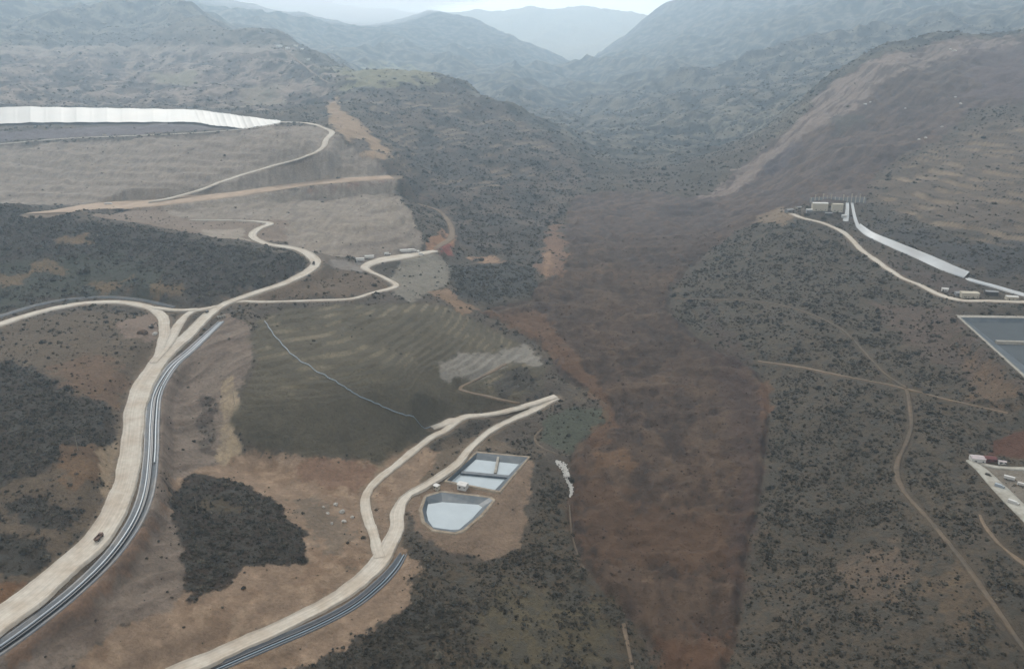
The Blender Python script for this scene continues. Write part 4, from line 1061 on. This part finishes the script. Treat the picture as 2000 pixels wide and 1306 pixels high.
def van(px, rz, label, body=None, group=None, cat="van", name="van", L=6.5, loc=None):
    body = body or m_white
    if name in ("box_truck", "trailer"): return box_body(px, rz, label, body, group, name, L, loc)
    x, y, z = loc or gp(*px)
    t = empty(name, (x, y, z + .3), rz)
    b = MB(); b.quadbox([(-L/2, -1.05, .45), (L/2, -1.05, .45), (L/2, 1.05, .45), (-L/2, 1.05, .45)], [(-L/2 + .1, -1.05, 1.2), (L/2 - .05, -1.05, 1.15), (L/2 - .05, 1.05, 1.15), (-L/2 + .1, 1.05, 1.2)])
    b.quadbox([(-L/2 + .1, -1.05, 1.2), (L/2 - 1.1, -1.05, 1.2), (L/2 - 1.1, 1.05, 1.2), (-L/2 + .1, 1.05, 1.2)], [(-L/2 + .25, -.9, 2.5), (L/2 - 2.0, -.9, 2.5), (L/2 - 2.0, .9, 2.5), (-L/2 + .25, .9, 2.5)])
    b.build("body", body, t)
    MB().quadbox([(L/2 - 1.14, -.95, 1.3), (L/2 - 1.1, -.95, 1.3), (L/2 - 1.1, .95, 1.3), (L/2 - 1.14, .95, 1.3)], [(L/2 - 1.9, -.85, 2.35), (L/2 - 1.86, -.85, 2.35), (L/2 - 1.86, .85, 2.35), (L/2 - 1.9, .85, 2.35)]).build("windscreen", m_glass, t)
    for xx in (-L/2 + 1.2, L/2 - 1.2):
        for yy in (-1, 1):
            MB().tube((xx, yy * .85, .42), (xx, yy * 1.1, .42), .42, 10).build("wheel", m_tyre, t)
    tag(t, label, cat, group); return t
def box_body(px, rz, label, m, group, name, L=9, loc=None):
    x, y, z = loc or gp(*px)
    t = empty(name, (x, y, z + .3), rz); cabbed = name == "box_truck"
    MB().box(-L/2, L/2 - .2, -.9, .9, .75, 1.05).build("chassis", m_darkmach, t)
    MB().box(-L/2, L/2 - (2.3 if cabbed else .4), -1.2, 1.2, 1.07, 3.5, .03).build("cargo_box", m, t)
    if cabbed:
        c = MB().quadbox([(L/2 - 2.2, -1.15, .6), (L/2, -1.15, .6), (L/2, 1.15, .6), (L/2 - 2.2, 1.15, .6)], [(L/2 - 2.2, -1.1, 2.8), (L/2 - .5, -1.1, 2.8), (L/2 - .5, 1.1, 2.8), (L/2 - 2.2, 1.1, 2.8)]).build("cab", m, t)
        MB().quadbox([(L/2 - .22, -1, 1.6), (L/2 - .18, -1, 1.6), (L/2 - .18, 1, 1.6), (L/2 - .22, 1, 1.6)], [(L/2 - .46, -.95, 2.6), (L/2 - .42, -.95, 2.6), (L/2 - .42, .95, 2.6), (L/2 - .46, .95, 2.6)]).build("windscreen", m_glass, c)
    else: MB().box(L/2 - .5, L/2 + 1.2, -.12, .12, .8, 1.0).build("drawbar", m_darkmach, t)
    for xx in ((-L/2 + 1.4, L/2 - 1.2) if cabbed else (-L/2 + 1.2, -L/2 + 2.4)):
        for yy in (-1, 1): MB().tube((xx, yy * .8, .5), (xx, yy * 1.15, .5), .5, 10).build("wheel", m_tyre, t)
    tag(t, label, "truck" if cabbed else "trailer", group); return t
def excavator(px, rz, label, paint):
    x, y, z = gp(*px); t = empty("excavator", (x, y, z + .2), rz); t.scale = (1.25,) * 3
    for s_ in (-1, 1):
        MB().quadbox([(-1.9, s_ * 1.2 - .35, 0), (1.9, s_ * 1.2 - .35, 0), (1.9, s_ * 1.2 + .35, 0), (-1.9, s_ * 1.2 + .35, 0)], [(-2.3, s_ * 1.2 - .35, .9), (2.3, s_ * 1.2 - .35, .9), (2.3, s_ * 1.2 + .35, .9), (-2.3, s_ * 1.2 + .35, .9)]).build("track", m_tyre, t)
    MB().box(-2.4, 1.5, -1.3, 1.3, 1.05, 2.1).build("body", paint, t)
    cb = MB().box(.2, 1.7, .25, 1.25, 2.1, 3.4, .08).build("cab", paint, t)
    MB().box(1.66, 1.72, .4, 1.1, 2.4, 3.2).build("windscreen", m_glass, cb)
    MB().quadbox([(1.2, -.5, 1.7), (1.2, .0, 1.7), (1.7, .0, 1.5), (1.7, -.5, 1.5)], [(4.2, -.4, 4.6), (4.2, -.1, 4.6), (4.7, -.1, 4.3), (4.7, -.4, 4.3)]).build("boom", paint, t)
    MB().quadbox([(4.1, -.4, 4.6), (4.1, -.1, 4.6), (4.7, -.1, 4.5), (4.7, -.4, 4.5)], [(5.6, -.38, 1.6), (5.6, -.12, 1.6), (6.0, -.12, 1.6), (6.0, -.38, 1.6)]).build("arm", paint, t)
    MB().quadbox([(5.0, -.8, .4), (5.0, .3, .4), (6.0, .3, .8), (6.0, -.8, .8)], [(5.5, -.8, 1.6), (5.5, .3, 1.6), (6.2, .3, 1.6), (6.2, -.8, 1.6)]).build("bucket", m_darkmach, t)
    tag(t, label, "excavator"); return t
def on_road(key, u, v):
    S = roads[key][1]; p = hit(u, v, H); i = int(np.argmin((S[:, 0] - p[0]) ** 2 + (S[:, 1] - p[1]) ** 2))
    T = S[min(i + 1, len(S) - 1)] - S[max(i - 1, 0)]; return (float(p[0]), float(p[1]), float(S[i, 2]) + .35), math.atan2(T[1], T[0])
loc, a = on_road("haul", 195, 1055)
truck(None, a, 1.15, m_rust, m_rust, "brown dump truck alone on the wide pale haul road", loc=loc)
loc, a = on_road("haul", 613, 518)
truck(None, a, 1.1, m_darkmach, m_darkmach, "dark dump truck in the hairpin above the wooded hill", loc=loc)
loc, a = on_road("haul", 405, 612)
van(None, a, "dark pickup by the road fork above the channel head", m_darkmach, None, "pickup", "pickup", 5.5, loc)
excavator((296, 640), R(40), "dark excavator beside the soil heap at the loop road", m_darkmach)
loc, a = on_road("track", 800, 498)
vl = [((806, 493), 0.1, "white box truck at the end of the pale platform, nearest the red soil", 9), ((817, 494), 1.4, "white van parked across the end of the pale platform", 6.5),
      ((792, 494), .1, "long white trailer parked along the foot of the grey embankment", 12), ((823, 499), .2, "white van at the tip of the pale platform beside the tan gully", 6),
      ((704, 511), .3, "white trailer at the inner corner of the pale platform", 9), ((722, 506), .2, "white trailer parked by the inner bend of the platform under the bank", 10), ((757, 498), .2, "white van halfway along the pale platform", 6.5)]
for px, rz, lb, L in vl:
    van(px, rz, lb, m_white, "white vehicles on the pale platform", "van" if "van" in lb else ("truck" if "truck" in lb else "trailer"), "van" if "van" in lb else ("box_truck" if "truck" in lb else "trailer"), L).scale = (1.5, 1.5, 1.6)
# yard surface and vehicles
m_yard = mat("pale_yard", A(186, 184, 174), .95, .1, .15, .3, dirt=A(150, 142, 130), dirt_amt=.6, dirt_scale=.1)
strip_px("yard", "yard_main", m_yard, .3)
strip_px("yard", "yard_side", m_yard, .2)
van((1952, 953), R(-48), "light blue truck parked on the pale yard", m_ltblue, "vehicles in the yard", "truck", "box_truck", 8)
van((1971, 937), R(-35), "long white trailer beside the pale yard, behind the light blue truck", m_white, "vehicles in the yard", "trailer", "trailer", 9)
van((1995, 948), R(-35), "white van by the picture edge above the yard", m_white, "vehicles in the yard", "van", "van", 7)
van((1979, 985), R(-48), "white box truck lower down the pale yard", m_white, "vehicles in the yard", "truck", "box_truck", 9)
van((1930, 930), R(-48), "dark pickup near the pink-roofed shed", m_darkmach, "vehicles in the yard", "pickup", "pickup", 5.5)
van((212, 400), R(15), "white truck parked on the broad tan bench", m_white, None, "truck", "box_truck", 14)
van((205, 266), R(5), "pale vehicle on the road along the pad rim", m_cream, None, "truck", "box_truck", 9)

# utility poles
def pole(px, h, label):
    x, y, z = gp(*px); t = empty("utility_pole", (x, y, z - .5))
    MB().tube((0, 0, 0), (0, 0, h), .28, 8, .16).build("mast", m_wood, t)
    c = MB().box(-1.4, 1.4, -.09, .09, h - .9, h - .7).build("crossarm", m_wood, t)
    for xx in (-1.2, 0, 1.2): MB().tube((xx, 0, h - .7), (xx, 0, h - .35), .08, 6).build("insulator", m_conc, c)
    tag(t, label, "pole", "utility poles on the hillsides")
pole((385, 1000), 18, "pole standing in the dark grove beside the bare works")
pole((152, 880), 18, "pole standing in the scrub west of the haul road")
pole((458, 790), 16, "pole on the slope above the pale track below the haul road")
pole((1873, 892), 12, "pole beside the shed with the faded pink roof")
pole((320, 770), 14, "pole at the edge of the channel at the haul road bend")

# headwall at the top of the upper channel
x, y, z = gp(434, 622); t = empty("headwall", (x, y, z), R(35))
MB().box(-5, 5, 3, 4, -2, 3.2).build("wall", m_conc, t)
for xx in (-4, -1.4, 1.4, 4): MB().box(xx - .3, xx + .3, -1, 3, -1.5, 2.5).build("pier", m_conc, t)
tag(t, "small concrete headwall with piers at the upper end of the channel", "headwall")

# soil heaps and rocks
def lump(name, px, r, h, m, label, cat, seed, group=None, sub=3):
    x, y, z = gp(*px); rs = random.Random(seed)
    bm = bmesh.new(); bmesh.ops.create_icosphere(bm, subdivisions=sub, radius=1)
    from mathutils import noise as mn
    for v in bm.verts:
        k = 1 + .45 * mn.noise(v.co * 1.7 + Vector((seed * 3.1, 0, 0))) + .2 * mn.noise(v.co * 4.3 + Vector((0, seed, 0)))
        v.co = Vector((v.co.x * r * k, v.co.y * r * k * .8, max(v.co.z, -.25) * h * k))
    me = bpy.data.meshes.new(name); bm.to_mesh(me); bm.free()
    for p in me.polygons: p.use_smooth = sub > 2
    o = link(name, me, m); o.location = (x, y, z); o.rotation_euler = (0, 0, rs.uniform(0, 6)); return tag(o, label, cat, group)
m_soil = mat("dark_brown_soil", A(92, 74, 60), .95, .1, .25, .6, .3)
m_rock = mat("pale_rock", A(188, 184, 176), .9, .2, .2, .5, .3, randomv=.15)
m_rockw = mat("white_rock", A(226, 224, 218), .9, .2, .1, .5, .2)
lump("soil_heap", (278, 650), 7, 3.5, m_soil, "dark brown soil heap inside the loop road", "soil heap", 3)
lump("soil_heap", (303, 652), 4, 2, m_rock, "small pale gravel heap next to the dark soil heap", "gravel heap", 4)
BL = ["pale boulder at the upper edge of the loose group on the bare ground", "largest pale boulder, in the middle of the loose group on the bare ground", "pale boulder lowest on the nearer side of the loose group", "small pale boulder on the west side of the loose group", "pale boulder nearest the fork road in the loose group", "smallest pale boulder, farthest west in the loose group", "small pale boulder at the foot of the loose group"]
for i, (u, v, r) in enumerate([(655, 985, 2.6), (668, 1000, 3), (672, 1018, 2.4), (640, 1002, 2), (688, 1010, 2.2), (632, 990, 1.6), (648, 1022, 1.8)]):
    lump("boulder", (u, v), r, r * .8, m_rock, BL[i], "boulder", 20 + i, "pale boulders on the bare works", 2)
# white rock spill by the stream and bits of pale wreckage on the slide
wp = spline(np.array([(1088, 902, 4), (1102, 912, 7), (1107, 928, 7), (1113, 945, 5), (1117, 958, 4), (1114, 968, 3)], float), 3)
bmv = []
V = []; Fc = []
rs = np.random.RandomState(5)
tv = np.array([(1, 0, 0), (-1, 0, 0), (0, 1, 0), (0, -1, 0), (0, 0, 1), (0, 0, -1)], float); tf = np.array([(0, 2, 4), (2, 1, 4), (1, 3, 4), (3, 0, 4), (2, 0, 5), (1, 2, 5), (3, 1, 5), (0, 3, 5)])
for (u, v, w) in wp:
    for _ in range(26):
        p = gp(u + rs.randn() * w * .36, v + rs.randn() * w * .4); s_ = rs.uniform(.5, 1.3)
        Fc.append(tf + 6 * len(V)); V.append(tv * s_ * (1 + .3 * rs.randn(6, 1)) * [1, 1, .8] @ np.array(Matrix.Rotation(rs.uniform(0, 6), 3, 'Z')) + np.array(p) + [0, 0, .3])
o = link("rubble", np_mesh("rubble", np.concatenate(V), np.concatenate(Fc)), m_rockw)
tag(o, "strip of white rubble along the stream beside the slide", None, None, "stuff")
rs2 = np.random.RandomState(9); sx_ = rs2.uniform(-120, 620, 60000); sy_ = rs2.uniform(420, 1500, 60000)
dsl = bil(D_slide, sx_, sy_); q = (dsl < -4) & (rs2.rand(60000) < .35 + .5 * fbm(sx_, sy_, 40, 3, 91)); sx_, sy_ = sx_[q][:9000], sy_[q][:9000]; sz_ = bil(H, sx_, sy_)
k_ = len(sx_); ss_ = (.35 + .5 * rs2.exponential(.8, k_)).clip(.35, 2.6); th = rs2.uniform(0, 6.28, k_)
bv = tv[None] * (1 + .35 * rs2.randn(k_, 6, 1)) * np.array([1, 1, .7]) * ss_[:, None, None]
bv = np.stack([bv[..., 0] * np.cos(th)[:, None] - bv[..., 1] * np.sin(th)[:, None], bv[..., 0] * np.sin(th)[:, None] + bv[..., 1] * np.cos(th)[:, None], bv[..., 2]], -1) + np.stack([sx_, sy_, sz_ + .1], -1)[:, None, :]
o = link("rubble", np_mesh("rubble", bv.reshape(-1, 3), (tf[None] + 6 * np.arange(k_)[:, None, None]).reshape(-1, 3)), mat("slide_clods", A(98, 80, 68), .95, .1, .35, .12, dirt=A(64, 52, 46), dirt_amt=.9, dirt_scale=.15))
tag(o, "clods and broken rock strewn over the brown slide", None, None, "stuff")
strip_px("path", [(1112,985,1.2),(1116,1030,1.5),(1124,1070,1.5),(1142,1115,1.8)], m_dull, .35)
strip_px("path", [(1213,1195,2),(1219,1225,3.5),(1226,1258,3),(1236,1310,2.5)], m_track, .5)
strip_px("path", [(1060,835,3),(1045,855,3),(1055,872,3),(1085,885,3),(1112,890,3)], m_dull, .5)
WL = ["white block on the pale crest band of the slide, lower of a pair", "white block on the pale crest band of the slide, upper of a pair", "largest white block, at the top rim of the slide", "white block touching the largest block at the top rim", "white block on the open face of the slide, lower of a pair", "white block on the open face of the slide, upper of a pair", "small white block alone low on the open face of the slide", "white block at the lower edge of the slide beside the terraces, left of a pair", "white block at the lower edge of the slide beside the terraces, right of a pair", "small white block alone between the crest band and the open face"]
for i, (u, v, s_) in enumerate([(1690, 204, 4), (1700, 200, 3), (1865, 100, 5), (1856, 97, 4), (1876, 203, 4), (1866, 190, 3), (1840, 248, 3), (1795, 273, 3.5), (1808, 270, 3.5), (1768, 212, 3)]):
    lump("boulder", (u, v), s_, s_ * .7, m_rockw, WL[i], "boulder", 50 + i, "white blocks on the upper slide", 2)

# ------------------------------------------------------------------ bushes
m_bush = mat("winter_scrub", (0.030, 0.028, 0.021), .9, .1, .35, 1.2, randomv=.6, dirt=(0.058, 0.047, 0.035), dirt_amt=.9, dirt_scale=.9)
def bush_mesh(seed):
    rs = random.Random(seed); bm = bmesh.new()
    from mathutils import noise as mn
    for k in range(3):
        c = Vector((rs.uniform(-.55, .55), rs.uniform(-.55, .55), rs.uniform(.25, .5))); r = rs.uniform(.45, .7)
        res = bmesh.ops.create_icosphere(bm, subdivisions=1, radius=r)
        for v in res['verts']:
            f = 1 + .5 * mn.noise(v.co * 2.3 + c * 7 + Vector((seed, 0, 0)))
            v.co = Vector((v.co.x * f, v.co.y * f, v.co.z * f * .85)) + c
    for k in range(46):       # leaf clumps standing out of the crown
        a = rs.uniform(0, 2 * math.pi); e = rs.uniform(.0, 1.4); rr = rs.uniform(.75, 1.15)
        p = Vector((math.cos(a) * math.cos(e) * rr, math.sin(a) * math.cos(e) * rr, .2 + .75 * math.sin(e) * rr))
        u = Vector((rs.gauss(0, 1), rs.gauss(0, 1), rs.gauss(0, 1))).normalized(); w = u.orthogonal().normalized(); s_ = rs.uniform(.12, .28)
        vs = [bm.verts.new(p + u * s_), bm.verts.new(p + w * s_), bm.verts.new(p - u * s_ * .8)]; bm.faces.new(vs)
    me = bpy.data.meshes.new("bush"); bm.to_mesh(me); bm.free(); me.materials.append(m_bush); return me
bmeshes = [bush_mesh(i + 1) for i in range(5)]
rs = np.random.RandomState(11)
PX, PYY, PS = [], [], []
for (ya, yb, sp_, s0) in ((360, 620, 2.4, .88), (620, 950, 2.7, .96), (950, 1500, 3.4, 1.14), (1500, 2300, 5.0, 1.45), (2300, 4200, 8.5, 2.1)):
    xm = 0.66 * yb + 150
    gx, gy = np.meshgrid(np.arange(-xm, xm, sp_), np.arange(ya, yb, sp_))
    gx = gx.ravel() + rs.uniform(-.5, .5, gx.size) * sp_; gy = gy.ravel() + rs.uniform(-.5, .5, gy.size) * sp_
    q = (np.abs(gx) < .64 * gy + 150) & (gy < yb); gx, gy = gx[q], gy[q]
    v = bil(VEG, gx, gy); pr = np.clip(v * (.52 + .8 * fbm(gx, gy, 30, 3, 90)) + .35 * smooth(.8, 1, v), 0, .95)
    q = rs.rand(len(gx)) < pr; gx, gy, v = gx[q], gy[q], v[q]
    PX.append(gx); PYY.append(gy); PS.append(s0 * np.exp(rs.randn(len(gx)) * .52) * (.75 + .35 * v))
bx, by, bs = np.concatenate(PX), np.concatenate(PYY), np.concatenate(PS)
bz = bil(H, bx, by)
# keep what the camera can look at
depth = by * cp - (bz - ZC) * sp
uu = 1000 + F * bx / depth; vv = 653 - F * (by * sp + (bz - ZC) * cp) / depth
q = (depth > 0) & (uu > -60) & (uu < 2060) & (vv > -40) & (vv < 1345)
bx, by, bz, bs, uu, vv, depth = [a[q] for a in (bx, by, bz, bs, uu, vv, depth)]
size = bs / depth * ((uu > 15) & (uu < 1985) & (vv < 1285))
top = np.argsort(-size)[:300]; rest = np.ones(len(bx), bool); rest[top] = False
for j, i in enumerate(top):
    o = bpy.data.objects.new("bush", bmeshes[j % 5]); col.objects.link(o)
    o.location = (bx[i], by[i], bz[i] - .15 * bs[i]); o.rotation_euler = (0, 0, rnd.uniform(0, 6.28)); o.scale = (bs[i], bs[i], bs[i] * rnd.uniform(.7, 1.0))
    u_, v_ = uu[i], vv[i]
    if u_ > 1400: lb, gr = "dark winter bush on the scrub slope between the brown slide and the yard", "bushes on the slope beyond the slide"
    elif u_ > 600 and v_ > 1040: lb, gr = "dark winter bush in the scrub below the ponds and the valley road", "bushes below the ponds"
    elif 310 < u_ < 620 and 880 < v_ < 1200: lb, gr = "dark bush in the grove surrounded by bare brown ground", "bushes of the grove"
    elif u_ < 310: lb, gr = "dark bush on the slope beside the wide haul road", "bushes beside the haul road"
    else: lb, gr = "dark bush on open ground between the valley roads and the slide", "bushes among the valley roads"
    tag(o, lb, "bush", gr)
ri = np.nonzero(rest)[0]
pme = bpy.data.meshes.new("scrub"); pme.vertices.add(len(ri))
pme.vertices.foreach_set("co", np.stack([bx[ri], by[ri], bz[ri] - .15 * bs[ri]], 1).astype(np.float32).ravel())
for nm, ty, arr in (("bsize", 'FLOAT', bs[ri].astype(np.float32)), ("brot", 'FLOAT', rs.uniform(0, 6.28, len(ri)).astype(np.float32)), ("bpick", 'INT', rs.randint(0, 5, len(ri)).astype(np.int32))):
    a_ = pme.attributes.new(nm, ty, 'POINT'); a_.data.foreach_set("value", arr)
scrub = link("scrub", pme)
tag(scrub, "dark scrub scattered over the hillsides", None, None, "stuff")
ng = bpy.data.node_groups.new("scatter", 'GeometryNodeTree')
ng.interface.new_socket("Geometry", in_out='INPUT', socket_type='NodeSocketGeometry'); ng.interface.new_socket("Geometry", in_out='OUTPUT', socket_type='NodeSocketGeometry')
gi_, go_ = ng.nodes.new("NodeGroupInput"), ng.nodes.new("NodeGroupOutput")
iop = ng.nodes.new("GeometryNodeInstanceOnPoints"); gti = ng.nodes.new("GeometryNodeJoinGeometry")
first = {}
for o in col.objects:
    if o.name.startswith("bush") and o.data is not None and o.data.name not in first: first[o.data.name] = o
for o in first.values():
    oi = ng.nodes.new("GeometryNodeObjectInfo"); oi.inputs["Object"].default_value = o; oi.inputs["As Instance"].default_value = True
    oi.transform_space = 'ORIGINAL'
    ng.links.new(oi.outputs["Geometry"], gti.inputs[0])
def attr(nm, ty):
    a_ = ng.nodes.new("GeometryNodeInputNamedAttribute"); a_.data_type = ty; a_.inputs["Name"].default_value = nm; return a_.outputs[0]
cx = ng.nodes.new("ShaderNodeCombineXYZ"); ng.links.new(attr("brot", 'FLOAT'), cx.inputs[2])
e2r = ng.nodes.new("FunctionNodeEulerToRotation"); ng.links.new(cx.outputs[0], e2r.inputs[0])
iop.inputs["Pick Instance"].default_value = True
ng.links.new(gi_.outputs[0], iop.inputs["Points"]); ng.links.new(gti.outputs[0], iop.inputs["Instance"])
ng.links.new(attr("bpick", 'INT'), iop.inputs["Instance Index"]); ng.links.new(e2r.outputs[0], iop.inputs["Rotation"]); ng.links.new(attr("bsize", 'FLOAT'), iop.inputs["Scale"])
ng.links.new(iop.outputs[0], go_.inputs[0])
md = scrub.modifiers.new("scatter", 'NODES'); md.node_group = ng
print("BUSHES", len(bx), "terrain", GX.shape, "H range", H.min(), H.max(), "max in y<8000", H[GY < 8000].max())

# ------------------------------------------------------------------ the air
from mathutils import noise as mn
bm = bmesh.new(); bmesh.ops.create_icosphere(bm, subdivisions=4, radius=1)
for v in bm.verts:
    k = 1 + .35 * mn.noise(v.co * 1.6 + Vector((4.2, 1, 0)))
    v.co = Vector((v.co.x * 2100 * k, v.co.y * 1300 * k, v.co.z * 390 * k))
mme = bpy.data.meshes.new("mist"); bm.to_mesh(mme); bm.free()
mist = link("mist", mme); mist.location = (-1900, 7700, 980)
mmat = bpy.data.materials.new("mist"); mmat.use_nodes = True
nt = mmat.node_tree; nt.nodes.remove(nt.nodes["Principled BSDF"])
pv = nt.nodes.new("ShaderNodeVolumePrincipled"); pv.inputs["Color"].default_value = (.97, .98, 1, 1); pv.inputs["Density"].default_value = 8e-4
nt.links.new(pv.outputs[0], nt.nodes["Material Output"].inputs["Volume"]); mme.materials.append(mmat)
tag(mist, "white mist lying over the far mountain top", None, None, "stuff")

zlo, zhi = float(H.min()) - 1.5, float(max(H.max(), 1640)) + 15
xm = float(np.abs(GX).max()) + 20
hb = MB().box(-xm, xm, -330, 13600, zlo, zhi).build("haze", None)
hm = bpy.data.materials.new("haze"); hm.use_nodes = True
nt = hm.node_tree; nt.nodes.remove(nt.nodes["Principled BSDF"])
pv = nt.nodes.new("ShaderNodeVolumePrincipled"); pv.inputs["Color"].default_value = HAZE_COLOR; pv.inputs["Density"].default_value = HAZE_DENSITY; pv.inputs["Anisotropy"].default_value = 0.6
nt.links.new(pv.outputs[0], nt.nodes["Material Output"].inputs["Volume"])
hb.data.materials.append(hm)
tag(hb, "thin blue haze filling the valley", None, None, "stuff")
